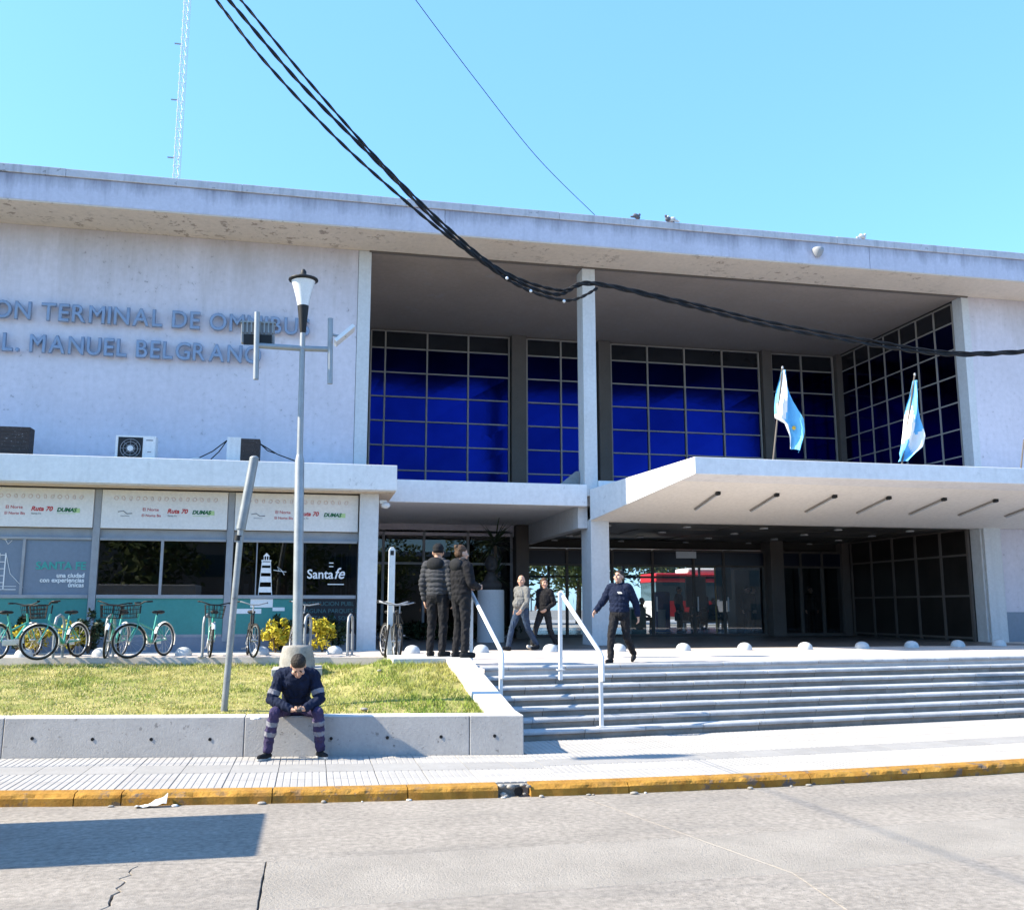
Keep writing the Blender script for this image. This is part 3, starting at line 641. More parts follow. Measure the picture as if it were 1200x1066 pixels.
m = MB(); bxx, bzz = AX(329, YS), AZ(671, YS); m.tube([(bxx - .15, yt, bzz + .02), (bxx - .02, yt, bzz), (bxx + .14, yt, bzz - .02)], .008, 4); m.tube([(bxx - .02, yt, bzz), (bxx - .07, yt, bzz + .1), (bxx + .03, yt, bzz + .02), (bxx + .1, yt, bzz - .09)], .008, 4); m.build('bird_decal', 'ink_white', wd[2])
text('print', 'Santa', .30, 'ink_white', (AX(360.5, YS), yt, AZ(679, YS)), wd[2], width=AX(391, YS) - AX(360.5, YS), offset=.004); text('print', 'fe', .36, 'ink_white', (AX(392, YS), yt, AZ(679, YS)), wd[2], shear=.3, offset=.004, width=AX(404, YS) - AX(392, YS))
MB().box(AX(385, YS), AX(404, YS), yt - .002, yt, AZ(686, YS), AZ(685, YS)).build('print', 'ink_white', wd[2])
for zz in (661, 665): MB().box(AX(386, YS), AX(391, YS), yt - .002, yt, AZ(zz + 1, YS), AZ(zz, YS)).build('print', 'ink_white', wd[2])
MB().box(AX(287, YS), AX(293, YS), yt + .05, yt + .06, AZ(697, YS), AZ(685, YS)).build('paper_notice', 'paper', wd[2])
for xa, xc, za, zb_ in ((296, 322, .24, .05), (278, 309, .38, .27), (322, 336, .32, .24)): MB().box(AX(xa, YS), AX(xc, YS), YS - .026, YS - .0205, zsill - za, zsill - zb_).build('print', 'ink_white', wd[2])
# things inside the shops
MB().box(AX(116, YS) , AX(142, YS), YS + .3, YS + .4, zsill, zhead).build('shop_blind', 'interior_mid', bt)
m = MB()
for x in (392, 400, 406): m.box(AX(x, YS + 1.2), AX(x + 1.5, YS + 1.2), YS + 1.2, YS + 1.25, 1.2, 3.3)
m.build('shop_partition', 'aluminium', bt)

# left recess glazing behind the waiting people
gx0, gx1 = AX(443, 30.6), AX(600, 30.6)
MB().box(1.3, gx1 + .05, 30.55, 30.8, 4.28, 4.655).build('recess_wall', 'wall_paint', bt)
MB().box(.9, 1.5, YS + .55, 30.9, PZ, 4.62).build('recess_side_wall', 'wall_paint', bt)
def lobby(xs, zs, Y, gl, name='lobby_glazing', fm='frame_grey'):
    m = MB()
    for x in xs: m.box(x - .04, x + .04, Y - .06, Y + .06, PZ, zs[-1])
    for z in zs[1:]:
        for a, b in zip(xs, xs[1:]): m.box(a + .04, b - .04, Y - .05, Y + .05, z - .035, z + .035)
    for a, b in zip(xs, xs[1:]): m.box(a + .04, b - .04, Y - .05, Y + .05, PZ, PZ + .09)
    o = m.build(name, fm, bt)
    for i, (a, b) in enumerate(zip(xs, xs[1:])):
        for kz, (z0, z1) in enumerate(zip(zs, zs[1:])): MB().box(a + .03, b - .03, Y - .005, Y + .005, z0 + .02, z1 - .02).build('pane', 'transom_glass' if kz and gl == 'lobby_glass' else gl, o)
    return o
lobby([gx0 - .3] + [AX(x, 30.6) for x in (449, 496.5, 548, 599)], [PZ, AZ(661, 30.6), AZ(624, 30.6)], 30.6, 'tint_glass')
MB().box(1.3, gx1 + .1, 33.2, 33.4, PZ, 4.6).build('recess_back_wall', 'interior', bt)
MB().box(AX(600, 30.6) + .06, AX(617, 30.6), 30.2, 31.4, PZ, 4.65).build('pillar', 'beam_dark', bt, .01)
# lobby under the big canopy
lx = [AX(x, YB) for x in (618, 664, 717, 764, 812, 847, 895)]
lobby(lx, [PZ, AZ(661, YB), AZ(643, YB)], YB, 'lobby_glass', fm='frame_brown')
MB().box(AX(896, YB), AX(911, YB), YB - .45, YB + .3, PZ, 4.65).build('pillar', 'beam_dark', bt, .01)
lobby([AX(x, YB) for x in (912, 937, 962, 985)], [PZ, AZ(661, YB), AZ(643, YB)], YB, 'lobby_glass', fm='frame_brown')
o = MB().box(AX(985, YB), 19.0, YB - .1, YB + .3, PZ, 4.65).build('lobby_wall', 'beam_dark', bt)
for x in lx[:1] + lx[3:6]: MB().box(x + .1, x + .13, YB - .09, YB - .03, PZ + .85, PZ + 1.35).build('door_handle', 'aluminium', bt)
lg2 = [YW + .5 + i * (YB - YW - .8) / 5 for i in range(6)]
m = MB()
for y in lg2: m.box(18.93, 19.0, y - .05, y + .05, PZ, 4.3)
for z in (PZ + .1, 2.3, 3.5, 4.25):
    for a, b in zip(lg2, lg2[1:]): m.box(18.94, 18.99, a + .05, b - .05, z - .03, z + .03)
o = m.build('lobby_glazing', 'beam_dark', bt)
for a, b in zip(lg2, lg2[1:]):
    for z0, z1 in ((PZ + .1, 2.3), (2.3, 3.5), (3.5, 4.25)): MB().box(18.96, 18.97, a + .03, b - .03, z0, z1).build('pane', 'shade_glass', o)
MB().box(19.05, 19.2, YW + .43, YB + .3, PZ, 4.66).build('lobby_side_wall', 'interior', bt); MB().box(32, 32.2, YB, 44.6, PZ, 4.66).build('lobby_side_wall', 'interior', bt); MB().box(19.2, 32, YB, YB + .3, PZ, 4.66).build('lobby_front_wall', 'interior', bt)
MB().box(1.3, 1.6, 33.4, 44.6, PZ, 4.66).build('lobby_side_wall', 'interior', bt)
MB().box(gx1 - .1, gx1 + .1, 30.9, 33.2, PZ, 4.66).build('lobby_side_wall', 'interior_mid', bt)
# lobby ceiling of long dark panels, downlights
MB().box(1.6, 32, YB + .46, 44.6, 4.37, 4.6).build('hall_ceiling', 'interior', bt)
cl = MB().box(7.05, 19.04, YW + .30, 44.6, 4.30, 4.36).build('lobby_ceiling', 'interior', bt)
pm = MB().box(0, 1.18, 0, 1.98, -.0, .02).mesh('ceiling_panel', 'lobby_ceiling')
for i in range(10):
    for k in range(10):
        o = link('ceiling_panel', pm, cl); o.location = (7.06 + i * 1.19, YW + .4 + k * 2.0, 4.265 + random.uniform(-.012, .006)); o.rotation_euler = (R(random.uniform(-.4, .4)), R(random.uniform(-.4, .4)), 0)
dm = MB().lathe([(.12, 0), (.12, .03), (.09, .04)], (0, 0, 0), 14).mesh('downlight', 'light_panel')
for i in range(5):
    for k in range(4): o = link('downlight', dm, cl); o.location = (8.1 + i * 2.4, YW + 1.4 + k * 2.0, 4.225)
# hall far side: posts to the bus bays
m = MB()
for x in (2, 5, 8, 11.2, 15, 19, 23, 27, 31): m.box(x - .05, x + .05, 44.5, 44.6, PZ, 4.3)
m.box(1.6, 32, 44.5, 44.6, 3.4, 3.5); m.build('far_frames', 'black', bt)
MB().box(AX(905, 42), 32, 42, 42.2, PZ, 4.36).build('hall_partition', 'interior', bt); MB().box(2, AX(612, 38), 38, 38.2, PZ, 4.36).build('hall_partition', 'interior', bt)
MB().box(AX(803, 36), AX(826, 36), 36, 36.1, PZ + 1.0, 3.2).build('hall_screen', 'interior_mid', bt)

# big canopy: tapered slab, raised towards its front edge
YF = 19.7; kf = at(814, 535, Y=YF); kfb = at(814, 555, Y=YF); kb = at(687, 573, Y=YW - .03); kbb = at(694, 610, Y=YW - .03)
xf, xb = kf.x, px0 - .02; XE = 27.
v = [(xb, YW - .035, kbb.z), (XE, YW - .035, kbb.z), (XE, YF, kfb.z), (xf, YF, kfb.z), (xb, YW - .035, kb.z), (XE, YW - .035, kb.z), (XE, YF, kf.z), (xf, YF, kf.z)]
cn = MB().add(v, [(0, 1, 2, 3), (7, 6, 5, 4), (0, 4, 5, 1), (1, 5, 6, 2), (2, 6, 7, 3), (3, 7, 4, 0)]).build('canopy', 'white_paint', bt, .012)
dz = .004
MB().add([(xb + .04, YW - .05, kbb.z - dz), (XE, YW - .05, kbb.z - dz), (XE, YF + .03, kfb.z - dz), (xf + .04, YF + .03, kfb.z - dz)], [(0, 1, 2, 3)]).build('canopy_lining', 'canopy_soffit', cn)
MB().box(xb + .05, 19.0, YW - .03, YW + .32, 4.24, 4.298).build('canopy_lining', 'canopy_soffit', cn)
def cz(Y): return kfb.z + (kbb.z - kfb.z) * (Y - YF) / (YW - .035 - YF)
# fluorescent battens under the canopy
bm_ = None
for i, (x, y) in enumerate(((827, 589), (894, 592), (960, 594), (1022, 597), (1085, 597), (1144, 599), (1200, 602))):
    Y = 21.9; 
    for _ in range(4): p = at(x, y, Y=Y); Y += (cz(Y) - p.z) * -3 if abs(cz(Y) - p.z) > .001 else 0
    X = AX(x, 21.8, y); t = thing('batten_light', ['first', 'second', 'third', 'fourth', 'fifth', 'sixth', 'seventh'][i] + ' bare tube light from the left under the white canopy', 'light', (X, 21.8, cz(21.8) - .01), 0, 'tube lights under the canopy')
    s = (cz(22.6) - cz(21.0)) / 1.6; t.rotation_euler = (math.atan(s), 0, R(-1))
    MB().box(-.022, .022, -.75, .75, -.035, 0).build('housing', 'mullion_light', t)
    MB().tube([(0, -.72, -.065), (0, .7, -.065)], .016, 8).build('tube', 'light_panel', t)
    MB().box(-.05, .05, -.83, -.73, -.07, -.0).build('end_box', 'black', t)

# ------------------------------------------------------------------ air conditioners on the shop canopy, cameras, cables
def ac(x0, x1, y0, y1, label, front, side=False):
    Y = YC + 1.0; a = at(x0, y1, Y=Y); b = at(x1, y0, Y=Y); W = b.x - a.x; H_ = max(b.z, 5.7) - 5.27; H_ = b.z - 5.27
    t = thing('air_conditioner', label, 'air conditioner', (a.x, Y, 5.27), 0, 'air conditioners on the shop canopy'); D = .36
    if front == 'fan':
        MB().box(0, W, 0, D, .04, H_).build('case', 'ac_white', t, .015)
        c = (W * .38, -.004, H_ * .52); m = MB(); m.box(W * .07, W * .68, -.006, .002, H_ * .14, H_ * .93); m.build('recess', 'black', t)
        m = MB()
        for r in (.09, .16, .22): m.ring((c[0], -.012, c[2]), r, .006, (0, 1, 0), 24, 4)
        for k in range(8):
            q = k * PI / 4; m.tube([c[0:1] + (-.012,) + c[2:], (c[0] + math.cos(q) * .22, -.012, c[2] + math.sin(q) * .22)], .004, 4)
        m.build('fan_grille', 'frame_grey', t)
        MB().lathe([(.07, 0), (.07, .02), (.05, .03)], (0, 0, 0), 14).build('fan_hub', 'ac_white', t).matrix_local = Matrix.Translation((c[0], -.01, c[2])) @ Matrix.Rotation(R(90), 4, 'X')
        m = MB(); m.box(W * .76, W * .93, -.003, 0, H_ * .82, H_ * .86); m.box(W * .8, W * .9, -.003, 0, H_ * .4, H_ * .43); m.build('mark', 'ink_grey', t)
    else:
        sp = W * (.42 if front == 'half' else .1)
        MB().box(0, sp, 0, D, .03, H_).build('case', 'ac_white', t, .01)
        MB().box(sp, W, -.01, D, .03, H_ - .03).build('vent_panel', 'ac_brown', t, .008)
        m = MB()
        for k in range(7): m.box(sp + .02, W - .02, -.018, -.01, H_ * (.12 + k * .115), H_ * (.12 + k * .115) + .012)
        m.build('louvre', 'ac_brown', t)
    m = MB(); m.box(W * .1, W * .2, .02, D - .02, 0, .04); m.box(W * .8, W * .9, .02, D - .02, 0, .04); m.build('foot', 'frame_grey', t)
ac(-14, 36, 499, 532, 'old brown window air conditioner at the left edge of the canopy', 'all')
ac(134, 183, 511, 536, 'white air conditioner with round fan on the shop canopy', 'fan')
ac(265, 305, 513, 540, 'white and dark speckled air conditioner tied with cables behind the lamp post', 'half')
Y = YC + 1.2
for ci, (a, b) in enumerate( (((232, 537), (266, 516)), ((247, 538), (266, 516)), ((305, 520), (346, 540)), ((305, 520), (322, 531)))):
    p, q = at(*a, Y=Y), at(*b, Y=Y); mid = (p + q) / 2; mid.z -= .05
    tag(MB().tube([p, mid, q], .014, 5).build('loose_cable', 'cable'), ['long loose cable running left from the speckled air conditioner', 'short steep cable left of the speckled air conditioner', 'long loose cable running right from the speckled air conditioner to the lamp post', 'short cable drooping right of the speckled air conditioner'][ci], 'cable')
p = at(220, 538, Y=Y); m = MB().tube([(p.x + math.cos(t) * .22 + .2, Y, 5.3 + math.sin(t) * .16) for t in [PI - PI * i / 10 for i in range(11)]], .02, 6)
tag(m.build('hose_loop', 'ac_white'), 'pale hose bent in a loop on the shop canopy left of the speckled air conditioner', 'hose')
t = thing('security_camera', 'small pale dome camera under the end of the shop canopy', 'camera', tuple(at(447, 592, Y=YC + .5)))
MB().box(-.04, .12, -.04, .04, .04, .12).build('bracket', 'ac_white', t); MB().ell((.1, -.02, 0), (.11, .09, .08)).build('dome', 'light_panel', t)

# ------------------------------------------------------------------ flags on the big canopy
def flag(xb_, yb, xt, yt_, rows, label, emblem=False):
    Y = 21.6; b = at(xb_, yb, Y=Y); tp = at(xt, yt_, Y=Y); b.z = cz(Y) + .4
    d = (tp - b).normalized()
    t = thing('flag', label, 'flag', (0, 0, 0), 0, 'flags on the canopy')
    MB().tube([b - d * .1, tp], .022, 8).build('pole', 'beam_dark', t); MB().ell(tp, (.03, .03, .05)).build('finial', 'frame_grey', t)
    # rows: left and right outline of the hanging cloth from top to bottom
    nu = 14; vs = []; k = len(rows)
    dense = []
    for i in range(k - 1):
        for s in range(4): f = s / 4; dense.append([rows[i][j] * (1 - f) + rows[i + 1][j] * f for j in range(4)])
    dense.append(list(rows[-1]))
    for i, (xa, ya, xc, yc) in enumerate(dense):
        pa, pc = at(xa, ya, Y=Y), at(xc, yc, Y=Y)
        for j in range(nu + 1):
            f = j / nu; p = pa.lerp(pc, f); p.y += .10 * math.sin(f * 7.5 + i * .22) * min(1, i / 6) + .03 * math.sin(f * 19 + i * .1) - .05 * f; vs.append(p)
    n = nu + 1; m = MB()
    for i in range(len(dense) - 1):
        for j in range(nu):
            f = j / nu + .55 * i / len(dense) if emblem else j / nu * .35 + i / len(dense)
            if emblem: m.m = 0 if (f < .26 or f > .66) else 1
            else: m.m = 1 if .30 < i / len(dense) + .10 * math.sin(j * .5) - .18 * j / nu < .62 else 0
            m.add([vs[i * n + j], vs[i * n + j + 1], vs[(i + 1) * n + j + 1], vs[(i + 1) * n + j]], [(0, 1, 2, 3)], True)
    m.build('cloth', ['flag_blue', 'flag_white'], t)
    if emblem:
        c = vs[int(len(dense) * .72) * n + 7]; e = MB(); c = Vector(c) + Vector((0, -.08, 0)); e.ring(c, .03, .025, (0, 1, 0), 14, 5); e.build('sun_emblem', 'flag_gold', t)
flag(902, 540, 917, 431, [(916, 434, 919, 434), (914, 446, 923, 452), (911, 464, 929, 470), (909, 480, 934, 482), (908, 490, 939, 492), (918, 497, 941, 506), (924, 512, 941, 514), (926, 524, 937, 530)], 'sky blue and white striped flag on the left pole of the canopy', True)
flag(1051, 543, 1072, 439, [(1070, 446, 1073, 446), (1067, 465, 1076, 468), (1063, 485, 1078, 490), (1060, 505, 1080, 503), (1056, 520, 1081, 512), (1052, 532, 1079, 524), (1053, 540, 1061, 541)], 'sky blue and white striped flag hanging limp on the right pole')
b = at(1196, 552, Y=21.6); tag(MB().tube([b, at(1200, 515, Y=21.6)], .02, 6).build('flag_pole', 'beam_dark'), 'bare dark pole on the canopy at the right edge', 'pole')

# ------------------------------------------------------------------ domes
dmm = MB().lathe([(.172, 0), (.172, .02), (.165, .065), (.14, .115), (.095, .15), (.04, .167), (.001, .17)], (0, 0, 0), 24).mesh('bollard_dome', 'dome')
where = ['behind the parked bikes at far left', 'behind the third bike from the left', 'between the teal bikes before the shop window', 'beside the bike left of the lamp post', 'just right of the yellow shrub', 'behind the black bicycles', 'right of the upper handrail post', 'beside the walking person in dark jacket', 'by the feet of the person in navy', 'first right of the pillar', 'second right of the pillar', 'third right of the pillar', 'before the dark side glazing', 'in the shade before the glazing', 'left of the right pillar', 'at the right edge of the plaza']
for i, x in enumerate((28, 118, 215, 306, 392, 483, 564, 645, 725, 801, 873, 944, 1012, 1078, 1141, 1198)):
    o = link('bollard_dome', dmm); o.location = (AX(x, 20.75, 765), 20.75 + (0 if x < 1000 else (x - 1000) * .004), PZ + .003); tag(o, 'low grey concrete dome ' + where[i], 'bollard', 'concrete domes along the plaza')

# ------------------------------------------------------------------ lamp post, leaning pole, totem, racks
lp = thing('lamp_post', 'grey street lamp with a crossbar carrying two floodlights, on a concrete foot', 'street lamp', (AX(349, 18.2, 760), 18.2, .84))
lp.rotation_euler = (0, R(-1.35), 0)
MB().lathe([(.33, -.1), (.32, .15), (.27, .38), (.25, .42), (.1, .43)], (0, 0, 0), 18).build('foot', 'old_concrete', lp)
MB().box(-.45, .45, -.35, .6, -.3, .02).build('foot_block', 'concrete', lp, .01)
z1 = AZ(540, 18.2, 350) - .84; z2 = AZ(390, 18.2, 350) - .84; zt = AZ(312, 18.2, 350) - .84
MB().tube([(0, 0, .3), (0, 0, z1), (0, 0, z1 + .12)], [.092, .088, .06], 14).build('pole', 'steel', lp)
MB().tube([(0, 0, z1 + .1), (.03, 0, z2)], [.058, .052], 12).build('upper_pole', 'steel', lp)
h0 = z2; m = MB().lathe([(.05, 0), (.06, .05), (.075, .2), (.11, .55)], (.03, 0, h0), 16).build('lamp_neck', 'black', lp)
MB().lathe([(.105, .545), (.14, .72), (.2, .95), (.235, 1.06)], (.03, 0, h0), 18).build('lamp_shade', 'lamp_glass', lp)
MB().lathe([(.24, 1.05), (.29, 1.07), (.285, 1.1), (.16, 1.15), (.06, 1.17), (.055, 1.26), (.03, 1.3)], (.03, 0, h0), 18).build('lamp_cap', 'black', lp)
zc_ = AZ(408, 18.2, 350) - .84; xl_, xr_ = AX(310, 18.2, 400) - lp.location.x, AX(396, 18.2, 400) - lp.location.x
MB().tube([(xl_, 0, zc_ + .03), (0, 0, zc_), (xr_, 0, zc_)], .055, 8).build('crossbar', 'steel', lp)
for x, (a, b) in ((xl_, (368, 446)), (xr_, (372, 449))): MB().tube([(x, -.02, AZ(b, 18.2, 350) - .84), (x, -.02, AZ(a, 18.2, 350) - .84)], .055, 8).build('upright', 'steel', lp)
fl = MB(); fl.box(xl_ - .3, xl_ + .33, .09, .22, zc_ + .1, zc_ + .52); f1 = fl.build('floodlight', 'frame_grey', lp, .01)
m = MB()
for k in range(8): m.box(xl_ - .28 + k * .08, xl_ - .25 + k * .08, .04, .09, zc_ + .3, zc_ + .5)
m.box(xl_ - .32, xl_ + .35, .05, .24, zc_ + .5, zc_ + .53); m.build('cooling_fins', 'galvanised', f1)
MB().box(xl_ - .25, xl_ + .28, .03, .09, zc_ + .06, zc_ + .26).build('driver_box', 'black', f1)
a = Vector((xr_ + .12, .05, zc_ + .12)); b = Vector((xr_ + .48, .1, zc_ + .46)); d = (b - a).normalized(); nn = Vector((-d.z, 0, d.x))
f2 = MB().hexa([a + Vector((0, -.2, 0)), b + Vector((0, -.2, 0)), b + Vector((0, .2, 0)), a + Vector((0, .2, 0)), a + nn * .07 + Vector((0, -.2, 0)), b + nn * .07 + Vector((0, -.2, 0)), b + nn * .07 + Vector((0, .2, 0)), a + nn * .07 + Vector((0, .2, 0))]).build('floodlight', 'lamp_glass', lp)
MB().tube([(xr_, 0, zc_ + .3), (xr_ + .2, 0, zc_ + .27), (xr_ + .3, .05, zc_ + .3)], .03, 6).build('bracket', 'steel', f2)
# leaning pole
p0 = at(262, 834, Z=.5); q0 = at(281.5, 650, Y=p0.y); q1 = at(283, 612, Y=p0.y); q2 = at(298, 537, Y=p0.y)
pl = thing('leaning_pole', 'bare galvanised pole leaning to the right out of the grass', 'pole', tuple(p0))
V = lambda v: v - p0
MB().tube([(0, 0, -.1), V(q1)], .048, 10).build('shaft', 'galvanised', pl)
MB().tube([V(q1) - (V(q1)).normalized() * .1, V(q2)], .07, 8).build('sleeve', 'galvanised', pl)
MB().ell(V(q2), (.07, .07, .04)).build('cap', 'galvanised', pl); MB().tube([V(q1).lerp(V(q2), -.28), V(q1).lerp(V(q2), -.2)], .058, 10).build('collar', 'black', pl)
# tall white loop post by the bicycles
Yt = 18.9; a, b = at(454.5, 766, Y=Yt), at(462, 641, Y=Yt); t = thing('marker_post', 'tall narrow white flat post rising behind the black bicycles', 'post', ((a.x + b.x) / 2, Yt, PZ))
H_ = b.z - PZ
m = MB(); m.prismY([(-.065, 0), (.065, 0), (.065, H_ - .06), (.03, H_), (-.03, H_), (-.065, H_ - .06)], -.03, .03); m.build('blade', 'rail_white', t, .008)
MB().box(-.035, .035, -.034, -.03, H_ - .16, H_ - .07).build('badge', 'black', t)
def rack(x, Y, rz, label):
    t = thing('bike_rack', label, 'bike rack', (AX(x, Y, 760), Y, PZ), rz, 'bike stands')
    MB().tube([(-.17, 0, 0), (-.17, 0, .66), (-.13, 0, .78), (0, 0, .83), (.13, 0, .78), (.17, 0, .66), (.17, 0, 0)], .028, 8).build('hoop', 'steel', t)
    m = MB()
    for s in (-.17, .17): m.box(s - .06, s + .06, -.06, .06, .001, .012)
    m.build('base_plate', 'steel', t)
rack(410, 19.9, R(72), 'empty steel hoop stand between the yellow shrub and the shop pier')
rack(241, 20.1, R(75), 'steel hoop stand holding the lone teal bike before the middle window'); rack(68, 20.1, R(75), 'steel hoop stand among the teal bikes at far left'); rack(128, 20.1, R(75), 'steel hoop stand behind the third teal bike'); rack(360, 19.9, R(70), 'steel hoop stand behind the lamp post')

# ------------------------------------------------------------------ bicycles
def make_bike(frame_m, basket, label):
    t = thing('bicycle', label, 'bicycle'); r = .335; wb = 1.06
    RC, FC = Vector((-.44, 0, r)), Vector((.62, 0, r)); BB = Vector((0, 0, .29)); SEAT = Vector((-.17, 0, .82)); HEAD = Vector((.42, 0, .86)); HB = Vector((.46, 0, .66))
    m = MB(); m.tube([BB, SEAT], .02, 8); m.tube([BB, HB + Vector((-.08, 0, -.05)), HB], .028, 8); m.tube([HB, HEAD], .022, 8)
    for s in (-.05, .05): m.tube([BB + Vector((0, s * .5, 0)), RC + Vector((0, s, 0))], .011, 6); m.tube([RC + Vector((0, s, 0)), BB.lerp(SEAT, .75)], .010, 6)
    m.tube([BB.lerp(SEAT, .45), HB + Vector((-.03, 0, .02))], .018, 8); m.build('frame', frame_m, t)
    def wheel(c, parent):
        w_ = MB().ring(c, r - .02, .022, (0, 1, 0), 30, 8).build('tyre', 'rubber', parent)
        return w_
    w1 = MB().ring(RC, r - .048, .011, (0, 1, 0), 30, 6).build('wheel', 'aluminium', t); wheel(RC, w1)
    m = MB(); m.tube([RC + Vector((0, -.05, 0)), RC + Vector((0, .05, 0))], .025, 8)
    for k in range(14): q = 2 * PI * k / 14; m.tube([RC + Vector((0, .03 * (-1) ** k, 0)), RC + Vector((math.cos(q) * .28, 0, math.sin(q) * .28))], .0025, 3, False)
    m.build('spokes', 'aluminium', w1)
    st_ = bpy.data.objects.new('steering', None); col.objects.link(st_); st_.parent = t; st_.location = HB; 
    off = -HB
    m = MB(); 
    for s in (-.055, .055): m.tube([HB + off, HB + off + Vector((.03, s, -.08)), FC + off + Vector((0, s, 0))], .012, 6)
    fo = m.build('fork', frame_m, t)
    w2 = MB().ring(FC + off, r - .048, .011, (0, 1, 0), 30, 6).build('wheel', 'aluminium', t); MB().ring(FC + off, r - .02, .022, (0, 1, 0), 30, 8).build('tyre', 'rubber', w2)
    m = MB(); c = FC + off; m.tube([c + Vector((0, -.06, 0)), c + Vector((0, .06, 0))], .022, 8)
    for k in range(14): q = 2 * PI * k / 14; m.tube([c + Vector((0, .03 * (-1) ** k, 0)), c + Vector((math.cos(q) * .28, 0, math.sin(q) * .28))], .0025, 3, False)
    m.build('spokes', 'aluminium', w2)
    m = MB(); hz = .42
    m.tube([Vector((-.04, 0, .2)), Vector((-.06, 0, .36))], .014, 6); m.tube([(-.16, -.31, .42), (-.03, -.26, .42), (.0, -.08, .37), (0, .08, .37), (-.03, .26, .42), (-.16, .31, .42)], .013, 8)
    hb = m.build('handlebar', 'black' if basket else 'frame_grey', t)
    m = MB()
    for s in (-1, 1): m.tube([(-.17, s * .312, .421), (-.07, s * .28, .42)], .018, 8)
    m.build('grip', 'black', hb)
    steer = [fo, w2, hb]
    if basket:
        m = MB(); x0, x1, y0, y1, z0, z1 = .03, .33, -.19, .19, .12, .36
        for z, e in ((z0, .03), (z0 + .08, .02), (z0 + .16, .01), (z1, 0)):
            m.tube([(x0 + e, y0 + e, z), (x1 - e, y0 + e, z), (x1 - e, y1 - e, z), (x0 + e, y1 - e, z), (x0 + e, y0 + e, z)], .008 if z == z1 else .005, 4)
        for k in range(6):
            y = y0 + (y1 - y0) * k / 5
            for x in (x0, x1): m.tube([(x, y, z1), (x + (.03 if x == x0 else -.03), y * .85, z0)], .005, 4)
        for k in range(1, 5):
            x = x0 + (x1 - x0) * k / 5
            for y in (y0, y1): m.tube([(x, y, z1), (x, y * .85, z0)], .005, 4)
        m.box(x0 + .03, x1 - .03, y0 + .03, y1 - .03, z0 - .006, z0 + .006); steer.append(m.build('basket', 'black', t))
    m = MB(); m.box(-.36, -.08, -.025, .025, .86, .89); m.ell((-.28, 0, .885), (.12, .085, .04), 12, 6); m.ell((-.12, 0, .885), (.12, .035, .03), 10, 6); m.tube([(-.17, 0, .8), (-.19, 0, .88)], .014, 8); m.build('saddle', 'black', t)
    def guard(c, a0, a1, nm, par=None, m_='bus_white'):
        vs = []; n = 12
        for i in range(n + 1):
            q = a0 + (a1 - a0) * i / n; d = Vector((math.cos(q), 0, math.sin(q)))
            for s, e in ((-.035, -.012), (0, .006), (.035, -.012)): vs.append(c + d * (r + .022 + e) + Vector((0, s, 0)))
        o = MB().add(vs, [(i * 3 + j, i * 3 + j + 1, i * 3 + j + 4, i * 3 + j + 3) for i in range(n) for j in range(2)], True).build(nm, m_, t); return o
    if basket:
        guard(RC, R(20), R(200), 'mudguard'); steer.append(guard(FC + off, R(40), R(190), 'mudguard'))
        MB().box(-.42, .08, -.075, -.05, .25, .36).build('chain_guard', 'bus_white', t, .03)
    m = MB(); m.ring(BB + Vector((0, -.055, 0)), .085, .008, (0, 1, 0), 20, 4); m.tube([BB + Vector((0, -.07, 0)), BB + Vector((.1, -.08, -.13))], .01, 5); m.tube([BB + Vector((0, .07, 0)), BB + Vector((-.1, .08, .13))], .01, 5)
    m.tube([BB + Vector((0, -.07, 0)), BB + Vector((0, .07, 0))], .012, 5); m.box(.06, .14, -.16, -.08, .14, .165); m.box(-.14, -.06, .08, .16, .41, .435); m.build('crank', 'frame_grey', t)
    bpy.data.objects.remove(st_)
    for o in steer: o.location = HB
    t['_n'] = 0
    return t, HB
def place_bike(src, first, xf_, xr_, Y, steer, label, group, side=1, lean=3):
    t = src if first else copy_tree(src)
    t['label'] = label; t['group'] = group
    A = AX(xf_, Y, 765); B = AX(xr_, Y, 765); dx = A - B; L = 1.06; c = max(-1, min(1, dx / L)); ang = math.acos(c) * side
    t.location = ((A + B) / 2 - math.cos(ang) * .09, Y - math.sin(ang) * .09, PZ + .001); t.rotation_euler = (R(lean), 0, ang)
    for o in t.children:
        nme = o.name.split('.')[0]
        if nme in ('fork', 'handlebar', 'basket') or (nme in ('wheel', 'mudguard') and o.location.z > .3): o.rotation_euler = (0, R(0), R(steer))
    if '_n' in t: del t['_n']
    return t
bk, HB = make_bike('teal_paint', True, 'teal bike')
G = 'teal shared bikes parked before the shops'
specs = [(30, 8, 20.4, 0, 'teal bike nearest the left edge, turned with its saddle to the street', 1), (58, 84, 20.0, -50, 'teal bike at far left with its front wheel swung broadside', -1),
         (128, 136, 20.3, 10, 'teal bike with basket left of the pair by the middle window', -1), (160, 188, 20.2, -35, 'teal bike with front wheel broadside and saddle to the right before the middle window', -1),
         (248, 243, 20.3, 5, 'lone teal bike facing the street before the frame of the middle window', -1)]
for i, (xf_, xr_, Y, s, lab, sd_) in enumerate(specs): place_bike(bk, i == 0, xf_, xr_, Y, s, lab, G, sd_, random.uniform(-5, 5))
bk2, _ = make_bike('black', False, 'black bicycle'); G2 = 'dark bicycles without baskets'
for i, (xf_, xr_, Y, s, lab, sd_) in enumerate([(448, 462, 19.5, 6, 'black bicycle leaning at the left of the white marker post', -1), (466, 452, 19.2, -10, 'black bicycle right of the white marker post', -1), (458, 470, 18.9, 12, 'black bicycle in front of the white marker post', -1), (296, 288, 20.1, 14, 'grey bicycle between the leaning pole and the yellow shrub', -1), (352, 340, 20.3, -10, 'dark bicycle half hidden behind the lamp post', -1)]):
    place_bike(bk2, i == 0, xf_, xr_, Y, s, lab, G2, sd_, random.uniform(-7, 7))

